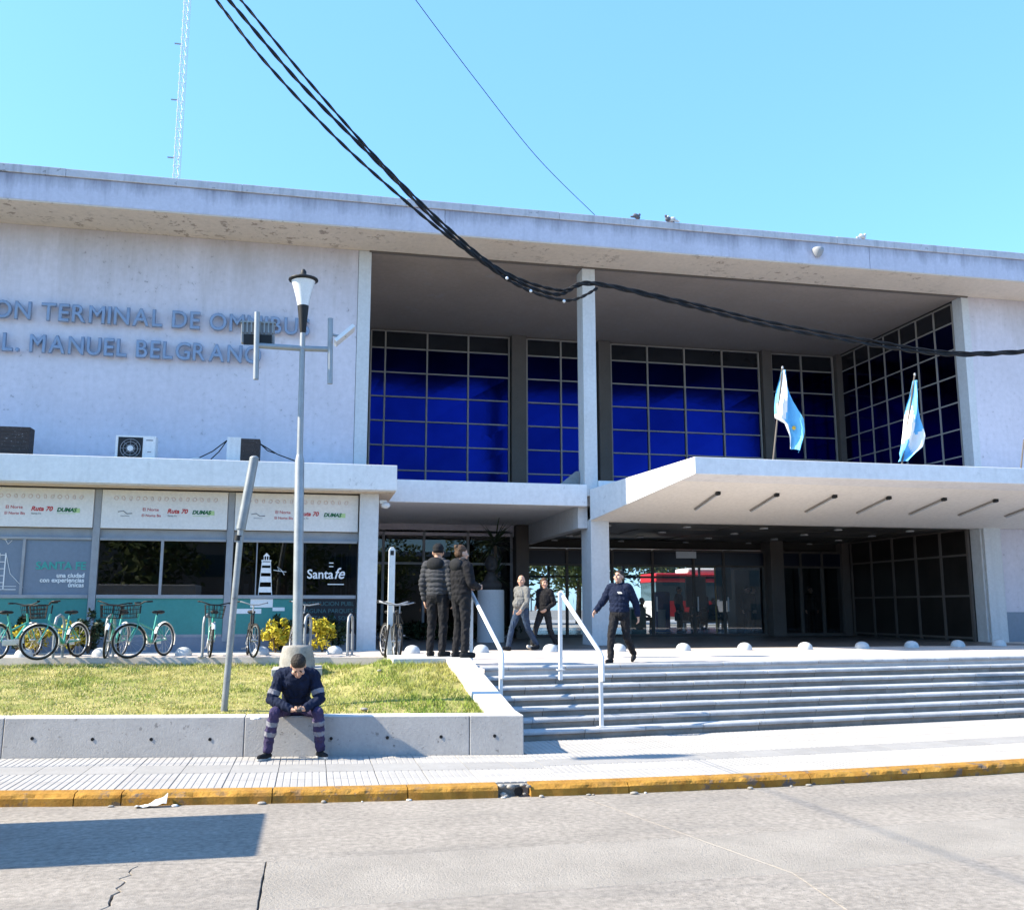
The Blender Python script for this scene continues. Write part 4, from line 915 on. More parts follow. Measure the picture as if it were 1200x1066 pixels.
# ------------------------------------------------------------------ plants
def leafy(m, c, rad, n, size, cl=14, shell=.5):
    cs = []
    for i in range(cl):
        d = Vector((random.gauss(0, 1), random.gauss(0, 1), random.gauss(0, 1))).normalized() * random.uniform(.35, .9); cs.append((Vector((c[0] + d.x * rad[0], c[1] + d.y * rad[1], c[2] + d.z * rad[2])), random.uniform(.25, .5)))
    for i in range(n):
        q, s = random.choice(cs); d = Vector((random.gauss(0, 1), random.gauss(0, 1), random.gauss(0, 1))).normalized()
        p = q + Vector((d.x * rad[0], d.y * rad[1], d.z * rad[2])) * s * random.uniform(.5, 1.)
        u = Vector((random.gauss(0, 1), random.gauss(0, 1), random.gauss(0, .7))).normalized(); v = u.cross(d + Vector((.01, 0, 0))).normalized(); L = size * random.uniform(.6, 1.3)
        m.add([p - u * L, p + v * L * .45, p + u * L, p - v * L * .45], [(0, 1, 2, 3)])
def shrub(x, y, w_, h_, Y, mm, label):
    p = Vector((AX(x, Y, y), Y, PZ)); t = thing('shrub', label, 'shrub', tuple(p), 0, 'shrubs along the shop fronts')
    m = MB(); leafy(m, (0, 0, h_ * .55), (w_ / 2, .3, h_ * .5), 900, .05, 12); m.build('foliage', mm, t)
    m = MB()
    for k in range(6): a = random.uniform(0, 6.3); m.tube([(0, 0, 0), (math.cos(a) * w_ * .25, math.sin(a) * .2, h_ * .7)], [.02, .008], 5)
    m.build('stem', 'bark', t)
shrub(323, 750, .75, .78, 21.7, 'leaf_gold', 'bright golden shrub left of the lamp post'); shrub(378, 750, .62, .78, 21.7, 'leaf_gold', 'bright golden shrub right of the lamp post')
shrub(332, 740, .7, 1.05, 22.15, 'leaf_dark', 'darker green shrub behind the golden ones at the lamp post'); shrub(392, 742, .5, .8, 22.2, 'leaf_dark', 'dark green shrub by the black lettered board')
shrub(44, 748, .8, .7, 21.6, 'leaf_gold', 'golden shrub behind the far left bikes'); shrub(84, 748, .8, .72, 21.7, 'leaf_gold', 'golden shrub behind the broadside bike wheel'); shrub(104, 746, .6, .85, 21.9, 'leaf_dark', 'dark green shrub at the frame between the left windows'); shrub(22, 746, .6, .8, 21.9, 'leaf_dark', 'dark green shrub behind the bike nearest the left edge')
# bust, pedestal, yucca
Yp = 27.; pp = at(575, 744, Y=Yp); ped = thing('bust_monument', 'dark stone bust on a white cylindrical pedestal before the glazing', 'monument', (AX(575, Yp, 740), Yp, PZ))
zt = AZ(691, Yp, 575) - PZ; MB().lathe([(.40, 0), (.39, .05), (.385, zt - .03), (.37, zt)], (0, 0, 0), 28).build('pedestal', 'pedestal', ped)
m = MB(); m.ell((0, 0, zt + .12), (.33, .2, .2), 14, 10); m.ell((0, 0, zt + .3), (.2, .16, .2), 12, 8); m.tube([(0, 0, zt + .35), (0, 0, zt + .6)], [.11, .1], 12); m.ell((0, -.02, zt + .75), (.19, .21, .25), 14, 10); m.ell((0, -.2, zt + .72), (.04, .06, .06), 8, 6); m.ell((0, -.14, zt + .6), (.1, .08, .08), 8, 6)
bu = m.build('bust', 'stone_bust', ped); rm_ = bu.modifiers.new('r', 'REMESH'); rm_.mode = 'VOXEL'; rm_.voxel_size = .025; rm_.use_smooth_shade = True
yu = thing('yucca', 'tall spiky palm-like plant behind the stone bust', 'plant', (AX(580, 28.2, 740), 28.2, PZ)); H_ = AZ(630, 28.2, 580) - PZ
MB().tube([(0, 0, 0), (.05, 0, H_ * .5), (0, 0, H_ * .92)], [.08, .06, .05], 8).build('trunk', 'bark', yu)
for hz, rad, n in ((H_ * .95, .95, 60), (H_ * .62, .9, 50)):
    m = MB()
    for k in range(n):
        a = random.uniform(0, 2 * PI); el = random.uniform(-.6, 1.3); L = rad * random.uniform(.7, 1.1); d = Vector((math.cos(a) * math.cos(el), math.sin(a) * math.cos(el), math.sin(el))); s = Vector((-math.sin(a), math.cos(a), 0)) * .025
        c = Vector((0, 0, hz)); mid = c + d * L * .55; tip = c + d * L + Vector((0, 0, -.12 * L))
        m.add([c - s * .6, c + s * .6, mid + s, mid - s, tip], [(0, 1, 2, 3), (3, 2, 4)])
    m.build('leaf_rosette', 'leaf_yucca', yu)
m = MB(); leafy(m, (0, 0, .25), (2.6, .4, .3), 2200, .07, 40); o = m.build('planter_hedge', 'leaf_dark'); o.location = (4.1, 29.4, PZ); tag(o, 'low dark planting along the foot of the glazing', 'plant')

# ------------------------------------------------------------------ trees: beyond the lobby, and across the street (they show in the glass)
def tree(loc, h, rad, n, label, group, mm='leaf', sz=.22):
    t = thing('tree', label, 'tree', loc, random.uniform(0, 6), group); m = MB()
    m.tube([(0, 0, -.1), (.1, .05, h * .25), (-.05, .1, h * .5), (0, 0, h * .8)], [.2, .16, .1, .03], 8)
    for k in range(7): a = k * .9; z = h * (.28 + .06 * k); m.tube([(0, .05, z), (math.cos(a) * rad * .4, math.sin(a) * rad * .4, z + h * .14), (math.cos(a) * rad * .75, math.sin(a) * rad * .75, z + h * .22)], [.07, .045, .015], 6)
    m.build('trunk', 'bark', t); m = MB(); leafy(m, (0, 0, h * .62), (rad, rad, h * .4), n, sz, 34); m.build('crown', mm, t)
for i, (x, y, h, r_) in enumerate(((12, 55, 6.5, 3.2), (16.5, 58, 7.5, 3.6), (21.5, 56, 6.5, 3), (26, 59, 8, 3.8), (31, 56, 7, 3.4), (36, 60, 8, 3.5), (8, 58, 7, 3.4))):
    tree((x, y, PZ), h, r_, 2600, 'leafy tree standing in the sun beyond the bus yard, seen through the lobby', 'trees beyond the bus yard')
for i, (x, y, h, r_) in enumerate(((-9, -11, 8, 3.4), (-1.5, -12, 9, 3.8), (5.5, -11, 8, 3.3), (13, -12, 9, 3.8), (21, -11.5, 8.5, 3.6), (-17, -11.5, 8.5, 3.6))):
    tree((x, y, -.15), h, r_, 2200, 'street tree across the road, mirrored in the terminal glass', 'trees across the road')
ob = thing('opposite_building', 'plain two storey building across the road, mirrored in the glass', 'building', (0, -18, -.3))
MB().box(-45, 45, -8, 0, 0, 6.5).build('wall', 'opposite_wall', ob); MB().box(-45.2, 45.2, -8.2, .3, 6.5, 6.9).build('roof', 'coping', ob)
wm = MB().box(-.8, .8, .0, .05, 0, 1.4).mesh('window', 'bus_glass')
for k in range(20):
    for z in (1.2, 4.2): o = link('window', wm, ob); o.location = (-40 + k * 4.2, 0, z)

# ------------------------------------------------------------------ bus beyond the lobby, hall furniture
bs = thing('bus', 'red and white coach standing in the yard, seen through the lobby glass', 'bus', (AX(769, 49, 720), 49, PZ))
MB().box(0, 12, 0, 2.5, .35, 1.35).build('lower_body', 'bus_white', bs, .05); MB().box(.03, 11.97, .03, 2.47, 1.35, 2.35).build('window_band', 'bus_glass', bs); MB().box(0, 12, 0, 2.5, 2.35, 2.85).build('upper_body', 'bus_red', bs, .08); MB().box(2, 11.4, .3, 2.2, 2.85, 3.15).build('roof_unit', 'bus_white', bs, .1)
MB().box(-.004, 3.5, -.006, .0, .5, 1.35).build('side_panel', 'bus_red', bs); MB().box(6, 9, -.006, .0, .55, 1.5).build('side_panel', 'bus_red', bs)
for k in range(6): MB().box(1.9 + k * 1.7, 2.0 + k * 1.7, -.008, .03, 1.35, 2.35).build('window_post', 'bus_white', bs)
for x in (2.6, 9.2): o = MB().tube([(x, -.02, .48), (x, .3, .48)], .48, 20).build('wheel', 'rubber', bs); MB().tube([(x, -.03, .48), (x, .0, .48)], .26, 16).build('hub', 'aluminium', o)
bn = thing('green_bin', 'square green litter bin inside the lobby by the door', 'bin', (AX(747, 33, 740), 33, PZ)); MB().box(-.28, .28, -.2, .2, 0, .95).build('body', 'bin_green', bn, .02); MB().box(-.3, .3, -.22, .22, .955, 1.0).build('lid', 'bin_green', bn)
tb = thing('blue_totem', 'blue and white information stand inside the lobby', 'stand', (AX(777, 36, 740), 36, PZ)); MB().box(-.3, .3, -.05, .05, 0, 1.6).build('panel', 'blue_plastic', tb); MB().box(-.22, .1, -.06, -.05, .1, .9).build('poster', 'paper', tb); MB().box(-.35, .35, -.2, .2, 0, .04).build('base', 'frame_grey', tb)
bench = thing('waiting_bench', 'dark row of waiting seats inside the lobby', 'bench', (AX(835, 38, 740), 38, PZ))
for k in range(5): MB().box(-1.6 + k * .62, -1.06 + k * .62, -.25, .25, .42, .47).build('seat', 'black', bench, .02); MB().box(-1.6 + k * .62, -.99 + k * .62, .2, .26, .44, .8).build('backrest', 'black', bench, .02)
MB().box(-1.6, 1.45, -.03, .03, .34, .415).build('rail', 'frame_grey', bench)
for x in (-1.3, 1.1): MB().box(x - .03, x + .03, -.25, .25, 0, .34).build('leg', 'frame_grey', bench)
sg = tag(MB().box(-.35, .35, -.02, .02, -.11, .11).build('hanging_sign', 'light_panel'), 'small pale sign hanging under the lobby ceiling', 'sign'); sg.location = (AX(804, 29.5, 650), 29.5, AZ(650, 29.5, 804) + .0)

# ------------------------------------------------------------------ overhead cables and mast
def cable(pts, r, label, twist=0, ph=0):
    P = [at(x, y, Y=Y) for x, y, Y in pts]; out = []; n = 26
    for i in range(len(P) - 1):
        a, b, c, d = P[max(i - 1, 0)], P[i], P[i + 1], P[min(i + 2, len(P) - 1)]
        for s in range(n):
            f = s / n; q = .5 * ((2 * b) + (c - a) * f + (2 * a - 5 * b + 4 * c - d) * f * f + (3 * b - a - 3 * c + d) * f ** 3); out.append(q)
    out.append(P[-1])
    if twist:
        k = len(out)
        strands = [[], []]
        for i, p in enumerate(out):
            an = i * .55 + ph
            for s in (0, 1):
                e = an + s * PI; strands[s].append(p + Vector((0, math.cos(e), math.sin(e))) * twist)
        m = MB()
        for s in strands: m.tube(s, r, 6)
    else: m = MB().tube(out, r, 6)
    return tag(m.build('overhead_cable', 'cable'), label, 'cable', 'overhead cables')
mid = [(440, 188, 16.3), (520, 268, 16.3), (585, 318, 16.3), (650, 345, 16.4)]
cable([(240, -30, 16), (268, 0, 16), (350, 96, 16.2)] + mid + [(694, 333, 16.4), (800, 357, 16.4), (900, 382, 16.5), (1020, 404, 16.5), (1120, 416, 16.5), (1230, 411, 16.5)], .021, 'thick upper twisted cable crossing in front of the roof', .02)
cable([(255, -30, 16.2), (282, 0, 16.2), (362, 96, 16.3), (446, 190, 16.4), (526, 268, 16.4), (590, 318, 16.4), (655, 340, 16.4), (694, 331, 16.4), (800, 353, 16.4), (900, 377, 16.5), (1020, 399, 16.5), (1120, 413, 16.5), (1230, 409, 16.5)], .017, 'upper companion of the thick twisted cable crossing before the roof', .017, 1)
cable([(228, -30, 16.1), (253, 0, 16.1), (310, 72, 16.1), (395, 163, 16.2), (480, 240, 16.2), (548, 295, 16.3), (610, 336, 16.3), (665, 352, 16.3), (700, 338, 16.4)], .019, 'lowest twisted cable running from the top left to the column', .016, 2)
cable([(470, -25, 18), (487, 0, 18), (560, 97, 19.5), (630, 185, 21), (697, 252, YR + .1)], .009, 'single thin wire from the sky down to the roof edge')
for i, (x, y) in enumerate(((594, 326), (622, 341), (661, 353))):
    o = tag(MB().ell((0, 0, 0), (.03, .03, .03), 8, 6).build('insulator', 'lamp_glass'), ['left', 'middle', 'right'][i] + ' one of three tiny white insulators on the sagging cable', 'insulator'); o.location = at(x, y, Y=16.25)
YM = 75.; mb = at(205, 230, Y=YM); mt = at(217, -60, Y=YM); ms = thing('radio_mast', 'thin lattice radio mast, coloured pale for haze, rising behind the roof', 'mast', (mb.x, YM, PZ))
H_ = mt.z - PZ; w_ = .25; cs = [(-w_, -w_), (w_, -w_), (0, w_)]; m = MB()
for a in cs: m.tube([(a[0], a[1], 0), (a[0] + .1, a[1], H_)], .032, 5)
m.build('leg', 'mast', ms); m = MB()
k = 0; z = 8.
while z < H_ - .9:
    for i in range(3):
        a, b = cs[i], cs[(i + 1) % 3]; m.tube([(a[0], a[1], z), (b[0], b[1], z + .8)], .018, 4, False); m.tube([(a[0], a[1], z), (b[0], b[1], z)], .022, 4, False)
    z += .8
m.build('lattice', 'mast', ms)
m = MB()
for y in (52, 118, 186): p = at(207, y, Y=YM); m.box(-.75, -.25, -.04, .04, p.z - PZ, p.z - PZ + .09)
m.build('antenna', 'frame_grey', ms)

# ------------------------------------------------------------------ pigeons
pm = None
for i, (x, y, rz, lab) in enumerate(((746, 261, 20, 'dark pigeon on the roof edge, leftmost'), (783, 257, 200, 'pigeon standing upright on the roof edge'), (787, 266, 170, 'pale pigeon crouching on the roof ledge under another'), (1011, 290, 10, 'white pigeon sitting on the roof edge at right'))):
    t = thing('pigeon', lab, 'bird', (AX(x, YR, y), YR - .02, SOF + .86), R(rz), 'pigeons on the roof edge'); t.scale = (.78,) * 3; mm = 'feather' if i in (0, 1) else 'feather_pale'
    m = MB(); m.ell((0, 0, .1), (.15, .08, .085), 12, 8, Matrix.Rotation(R(20), 3, 'Y')); m.ell((.12, 0, .19), (.045, .045, .05), 10, 6); m.tube([(.08, 0, .12), (.12, 0, .18)], [.05, .035], 8); m.tube([(-.1, 0, .07), (-.27, 0, .03)], [.05, .03], 6); m.build('body', mm, t)
    MB().tube([(.155, 0, .19), (.19, 0, .18)], [.012, .004], 6).build('beak', 'frame_grey', t); m = MB(); m.tube([(0, .03, .04), (0, .03, 0)], .008, 5); m.tube([(0, -.03, .04), (0, -.03, 0)], .008, 5); m.build('leg', 'ink_red', t)

# ------------------------------------------------------------------ litter by the kerb
v = at(178, 944, Z=-.13); m = MB(); g = 9
pts = {}
for i in range(g):
    for j in range(5): pts[i, j] = len(m.v); m.v.append((-.16 + .32 * i / 8, -.05 + .1 * j / 4, .012 + .11 * max(0, (i - 3) / 5) * (1 - abs(j - 3) / 4) + random.uniform(-.012, .012)))
for i in range(g - 1):
    for j in range(4): m.f.append([pts[i, j], pts[i + 1, j], pts[i + 1, j + 1], pts[i, j + 1]]); m.mi.append(0); m.sm.append(False)
o = m.build('plastic_bag', 'paper'); o.location = (v.x, KY(v.x) - .09, -.122); so_ = o.modifiers.new('s', 'SOLIDIFY'); so_.thickness = .004; tag(o, 'crumpled pale plastic bag lying in the gutter at the left', 'litter')
for i in range(16):
    x = random.choice((random.uniform(-1, 1), random.uniform(2.4, 5.5), random.uniform(-4, 8))); s = random.uniform(.012, .035)
    m = MB().ell((0, 0, s * .3), (s * random.uniform(.8, 1.6), s, s * .5), 7, 5); o = m.build('gutter_stone', 'old_concrete' if i % 3 else 'paper'); o.location = (x, KY(x) - random.uniform(.02, .09), -.128); tag(o, 'small chip of broken concrete lying in the gutter along the kerb', 'stone', 'chips of concrete in the gutter')

# parked truck left of the frame; only its shadow shows on the road
sh = at(310, 975, Z=-.13); ya, yb_ = at(310, 1000, Z=-.13).y, at(310, 951, Z=-.13).y
TH = 2.75; xe = sh.x - (TH + .13) / math.tan(SUN_EL)
tk = thing('parked_truck', 'white box truck parked left of the view, casting the square shadow', 'truck', (xe, 0, -.13))
MB().box(-5.2, 0, ya, yb_, .75, TH + .13).build('cargo_box', 'van_white', tk, .03); MB().box(-7.0, -5.3, ya + .05, yb_ - .05, .5, 2.2).build('cab', 'van_white', tk, .15, 3); MB().box(-6.9, -.1, ya + .3, yb_ - .3, .45, .74).build('chassis', 'black', tk); MB().box(-7.03, -6.99, ya + .15, yb_ - .15, 1.3, 2.0).build('windscreen', 'bus_glass', tk); MB().box(-.03, .02, ya + .1, yb_ - .1, .3, .74).build('rear_guard', 'black', tk)
for x in (-6.2, -1.2):
    for y in (ya + .02, yb_ - .24): MB().tube([(x, y, .42), (x, y + .22, .42)], .42, 18).build('wheel', 'rubber', tk)

shp = at(765, 886, Z=0); zl = 8.3; sl = thing('suspended_lamp', 'street lamp hung on a wire left of the view, casting the oval shadow', 'street lamp', (shp.x - zl / math.tan(SUN_EL), shp.y + .2, zl))
MB().ell((0, 0, 0), (.22, .2, .36), 16, 10).build('globe', 'lamp_glass', sl); MB().box(-.14, .14, -.12, .12, -.75, -.42).build('ballast_box', 'frame_grey', sl); MB().tube([(0, -.0, .4), (-4, .5, .8), (-12, 1, 2.)], .012, 6).build('wire', 'cable', sl); MB().tube([(0, 0, .36), (0, -12, .9), (0, -30, 2)], .012, 6).build('wire', 'cable', sl); MB().tube([(0, 0, .33), (0, 0, .45)], .05, 8).build('hook', 'frame_grey', sl); MB().tube([(0, 0, -.34), (0, 0, -.44)], .04, 8).build('neck', 'frame_grey', sl)
# ------------------------------------------------------------------ people
def human(name, label, loc, rz, J, Z, vox=.008, fat=1., hat=None, hair='hair_dark', long_hair=False, bun=False, belly=0., puff=0., hood=False, bald=False, face=(0, -1, 0), up=(0, 0, 1), stripes=False, grip=None, fold=.010, group=None, quilt=False, hs=1.08):
    """J: joints of a figure facing -Y; one continuous voxel-welded skin, faces coloured by the nearest piece of clothing."""
    V3 = lambda k: Vector(J[k]); prims = []
    def cone(p, q, a, b, tg, k=5):
        p, q = Vector(p), Vector(q); prims.append(('c', p, q, a, b, tg))
    def ell(c, r, M, tg): prims.append(('e', Vector(c), Vector(r), M, 0, tg))
    top, bot, shoe, skin = Z['top'], Z['bot'], Z['shoe'], 'skin'
    pel, che, nec, hed = V3('pelvis'), V3('chest'), V3('neck'), V3('head')
    sa, sb = V3('sh_a'), V3('sh_b'); ha, hb = V3('hip_a'), V3('hip_b')
    def frame(xd, zd):
        x = Vector(xd).normalized(); z = Vector(zd); z = (z - x * z.dot(x)).normalized(); y = z.cross(x); return Matrix((x, y, z)).transposed()
    spine = che - pel; wf = fat
    M0 = frame(hb - ha, spine); M1 = frame(sb - sa, spine)
    ell(pel, (.175 * wf, .13 * wf, .13), M0, bot)
    ell(pel.lerp(che, .22), (.168 * wf + puff, .125 * wf + puff + belly * .6, .13), M0, top)
    ell(pel.lerp(che, .45) + M0 @ Vector((0, -belly, 0)), (.162 * wf + puff, .125 * wf + puff + belly, .15), M0, top)
    ell(pel.lerp(che, .75), (.178 * wf + puff, .128 * wf + puff, .16), M1, top)
    ell(che, (.19 * wf + puff, .125 * wf + puff, .15), M1, top)
    ell(che.lerp(nec, .5), (.15 * wf + puff, .10 * wf + puff, .10), M1, top)
    cone(sa.lerp(nec, .1), nec - (nec - che) * .15, .075 + puff, .07, top); cone(sb.lerp(nec, .1), nec - (nec - che) * .15, .075 + puff, .07, top)
    cone(nec - (hed - nec) * .1, hed, .058, .056, skin)
    ell(nec + (nec - che) * .02, (.085, .085, .035), M1, top)
    if hood: ell(nec + M1 @ Vector((0, .09, -.03)), (.15, .085, .11), M1, Z.get('hood', top)); cone(nec + M1 @ Vector((-.1, 0, .01)), nec + M1 @ Vector((.1, 0, .01)), .06, .06, top)
    for s in 'ab':
        sh, el, wr = V3('sh_' + s), V3('el_' + s), V3('wr_' + s)
        cone(sh, el, .066 * wf + puff, .052 + puff, top); cone(el, el.lerp(wr, .93), .052 + puff, .04 + puff * .6, top)
        if stripes:
            for a0, a1 in ((.62, .80),): cone(sh.lerp(el, a0), sh.lerp(el, a1), .066 + puff, .063 + puff, 'reflective')
        hd = Vector(J.get('hd_' + s, (wr - el).normalized())).normalized()
        pn = Vector(J.get('pn_' + s, ((1 if s == 'a' else -1), 0, 0))); pn = (pn - hd * pn.dot(hd)).normalized(); sd = hd.cross(pn)
        curl = J.get('curl_' + s, .5)
        pc = wr + hd * .055
        cone(wr - hd * .02, wr + hd * .02, .029, .03, skin); ell(pc, (.041, .017, .052), Matrix((sd, pn, hd)).transposed(), skin)
        for k in range(4):
            o_ = (k - 1.5) * .0205; L = (.034, .040, .038, .029)[k]
            b0 = wr + hd * .092 + sd * o_; d1 = (hd * math.cos(curl) + pn * math.sin(curl)).normalized(); d2 = (hd * math.cos(curl * 2.1) + pn * math.sin(curl * 2.1)).normalized()
            cone(b0 - hd * .02, b0 + d1 * L, .0105, .0095, skin); cone(b0 + d1 * L, b0 + d1 * L + d2 * L, .0095, .0085, skin)
        ts = sd * (J.get('th_' + s, 1)); b0 = wr + hd * .03 + ts * .03; cone(b0, b0 + (hd * .6 + ts * .6 + pn * .5).normalized() * .045, .0125, .011, skin); cone(b0 + (hd * .6 + ts * .6 + pn * .5).normalized() * .045, b0 + (hd * .6 + ts * .6 + pn * .5).normalized() * .045 + (hd * .9 + pn * .4).normalized() * .032, .011, .0095, skin)
        hp, kn, an, to = V3('hip_' + s), V3('kn_' + s), V3('an_' + s), V3('to_' + s)
        cone(hp, kn, .092 * wf, .066, bot); cone(kn, kn.lerp(an, .35), .064, .062, bot); cone(kn.lerp(an, .35), kn.lerp(an, .97), .062, .054, bot)
        if stripes:
            for a0, a1 in ((.22, .33), (.48, .59)): cone(kn.lerp(an, a0), kn.lerp(an, a1), .069, .066, 'reflective')
        fd = (to - an); fd.z = 0; fd = fd.normalized(); hz = Vector((an.x, an.y, an.z - .055)); heel = hz - fd * .045; tip = Vector((to.x, to.y, to.z)) ; tip = hz + fd * .165 + Vector((0, 0, to.z - (an.z - .055)))
        cone(an, hz + Vector((0, 0, .02)), .048, .045, shoe); cone(heel, hz + fd * .06, .04, .043, shoe); cone(hz + fd * .05, tip, .043, .034, shoe)
        up_ = Vector((0, 0, -.022)); cone(heel + up_, tip + up_, .036, .032, Z.get('sole', shoe))
    # head
    body_ell = ell
    f = Vector(face).normalized(); u = Vector(up); u = (u - f * u.dot(f)).normalized(); r_ = f.cross(u); HM = Matrix((r_, -f, u)).transposed()
    at_ = lambda a, b, c: hed + (r_ * a + f * b + u * c) * hs
    def hell(c, r, M, tg): body_ell(c, tuple(x * hs for x in r), M, tg)
    hell(at_(0, -.008, .035), (.074, .092, .088), HM, skin); hell(at_(0, .028, -.025), (.062, .066, .085), HM, skin); hell(at_(0, .055, -.085), (.035, .033, .028), HM, skin)
    cone(at_(0, .088, .02), at_(0, .108, -.018), .011, .016, skin); hell(at_(0, .082, -.058), (.026, .014, .009), HM, 'lip')
    for s in (-1, 1):
        hell(at_(s * .076, -.01, -.002), (.012, .022, .034), HM, skin); hell(at_(s * .031, .081, .012), (.010, .007, .005), HM, 'hair_dark'); hell(at_(s * .032, .088, .034), (.02, .008, .006), HM, 'hair_dark' if not bald else skin)
        hell(at_(s * .045, .062, -.02), (.025, .028, .025), HM, skin)
    if hat: hell(at_(0, -.012, .07), (.086, .103, .075), HM, hat); cone(at_(-.02, -.01, .035), at_(.02, -.01, .035), .085, .085, hat) if False else None; hell(at_(0, -.03, .03), (.084, .086, .05), HM, hat)
    elif not bald:
        hell(at_(0, -.02, .062), (.083, .096, .078), HM, hair); hell(at_(0, -.045, .01), (.08, .068, .075), HM, hair)
        if long_hair: hell(at_(0, -.06, -.06), (.085, .06, .1), HM, hair); hell(at_(.06, -.01, -.01), (.03, .05, .09), HM, hair); hell(at_(-.06, -.01, -.01), (.03, .05, .09), HM, hair)
        if bun: hell(at_(0, -.095, .105), (.036, .036, .034), HM, hair)
    else: hell(at_(0, -.06, -.02), (.07, .045, .04), HM, 'hair_grey' if 'hair_grey' in MATS else hair)
    m = MB()
    for p in prims:
        if p[0] == 'c':
            _, a, b, ra, rb, _t = p; d = b - a
            if d.length < 1e-5: d = Vector((0, 0, 1e-4))
            pts, rs = [], []
            dn = d.normalized()
            for q in (-.95, -.6, -.25): pts.append(a + dn * ra * q); rs.append(ra * math.sqrt(1 - q * q))
            for q in (0, .5, 1): pts.append(a + d * q); rs.append(ra + (rb - ra) * q)
            for q in (.25, .6, .95): pts.append(b + dn * rb * q); rs.append(rb * math.sqrt(1 - q * q))
            m.tube(pts, rs, 12)
        else: m.ell(p[1], p[2], 16, 10, p[3])
    tmp = bpy.data.objects.new('tmp', m.mesh('tmp', 'skin')); rmod = tmp.modifiers.new('r', 'REMESH'); rmod.mode = 'VOXEL'; rmod.voxel_size = vox
    smod = tmp.modifiers.new('s', 'SMOOTH'); smod.factor = .5; smod.iterations = 2 if vox < .012 else 1
    me = bake(tmp); bpy.data.objects.remove(tmp)
    me.name = name; nv = len(me.vertices); co = np.empty(nv * 3); me.vertices.foreach_get('co', co); co = co.reshape(-1, 3)
    nf = len(me.polygons); fc = np.empty(nf * 3); me.polygons.foreach_get('center', fc); fc = fc.reshape(-1, 3)
    def dist(P):
        best = np.full(len(P), 9.); bi = np.zeros(len(P), int)
        for i, p in enumerate(prims):
            if p[0] == 'c':
                a, b = np.array(p[1]), np.array(p[2]); d = b - a; t_ = np.clip(((P - a) @ d) / max(d @ d, 1e-9), 0, 1); q = np.linalg.norm(P - a - t_[:, None] * d, axis=1) - (p[3] + (p[4] - p[3]) * t_)
                if p[5] == 'reflective': q = np.where((t_ <= 0) | (t_ >= 1), 9., q)
            else:
                L = (P - np.array(p[1])) @ np.array(p[3]); rr = np.array(p[2]); k0 = np.linalg.norm(L / rr, axis=1); k1 = np.linalg.norm(L / rr ** 2, axis=1); q = k0 * (k0 - 1) / np.maximum(k1, 1e-6)
            if p[5] in ('reflective', 'lip'): q = q - .003
            w_ = q < best; best[w_] = q[w_]; bi[w_] = i
        return bi
    bi = dist(fc)
    rough_hair = {'hair_dark', 'hair_brown', 'hair_grey'}; tags = [p[5] for p in prims]; names = sorted(set(tags)); me.materials.clear()
    for n_ in names: me.materials.append(MATS[n_])
    lut = np.array([names.index(t_) for t_ in tags]); me.polygons.foreach_set('material_index', lut[bi].astype(np.int32)); me.polygons.foreach_set('use_smooth', [True] * nf)
    # cloth folds
    cloth = {Z['top'], Z['bot'], 'reflective'}; vb = dist(co); nr = np.empty(nv * 3); me.vertices.foreach_get('normal', nr); nr = nr.reshape(-1, 3)
    sx_ = random.uniform(0, 50)
    if fold:
        for i in range(nv):
            if tags[vb[i]] in cloth:
                c = co[i]; a = noise.noise(Vector((c[0] * 14 + sx_, c[1] * 14, c[2] * 10 + c[0] * 5))); b = noise.noise(Vector((c[0] * 30, c[1] * 30 + sx_, c[2] * 22)))
                h = fold * (1 - 2.2 * abs(a)) + fold * .5 * b
                if quilt and tags[vb[i]] == Z['top']: h = -.012 * abs(math.sin(c[2] * 42 + a * .8)) ** 4 + fold * .3 * b + .004
                co[i] += nr[i] * h
            elif tags[vb[i]].startswith('hair') and vox < .012: co[i] += nr[i] * (.007 * noise.noise(Vector(co[i]) * 55))
        me.vertices.foreach_set('co', co.ravel())
    me.update()
    o = link(name, me); o.location = loc; o.rotation_euler = (0, 0, rz); tag(o, label, 'person', group); return o
mat('kiosk', (.05, .045, .04), .6, .2, 2)
kq = thing('information_kiosk', 'dark kiosk with an ochre framed board standing inside the lobby left of the pillar', 'kiosk', (AX(880, 35.5, 740), 35.5, PZ)); kw = AX(897, 35.5) - AX(864, 35.5)
MB().box(-kw / 2, kw / 2, 0, .8, 0, 2.5).build('body', 'kiosk', kq, .02); MB().box(-kw / 2 - .1, kw / 2 + .1, -.1, .9, 2.51, 2.7).build('top', 'kiosk', kq); MB().box(-kw / 2 - .75, -kw / 2 - .1, .1, .16, 1.3, 2.9).build('board', 'ink_dim', kq); MB().box(-kw / 2 - .8, -kw / 2 - .76, .08, .18, 0, 2.95).build('board_post', 'flag_gold', kq)
mat('hair_grey', (.35, .33, .31), .7, .2, 60, world=False); mat('phone', (.02, .02, .022), .3, .1, 5)

# seated person with a phone on the low wall
Xs = AX(346, 13.3, 850); Ys = WLy(Xs)
JS = dict(pelvis=(0, .17, .63), chest=(0.0, -.06, .98), neck=(.005, -.17, 1.13), head=(.015, -.285, 1.185), sh_a=(-.215, -.06, 1.06), sh_b=(.215, -.07, 1.06), el_a=(-.32, -.13, .75), el_b=(.31, -.16, .75), wr_a=(-.055, -.36, .64), wr_b=(.115, -.37, .65),
          hd_a=(.75, -.35, -.12), hd_b=(-.55, -.35, -.15), pn_a=(.3, .1, 1), pn_b=(-.3, .1, 1), th_a=-1, th_b=1, curl_a=.75, curl_b=.75, hip_a=(-.11, .12, .62), hip_b=(.11, .12, .62), kn_a=(-.27, -.30, .60), kn_b=(.29, -.30, .59), an_a=(-.345, -.20, .10), an_b=(.335, -.20, .10), to_a=(-.45, -.36, .045), to_b=(.42, -.38, .045))
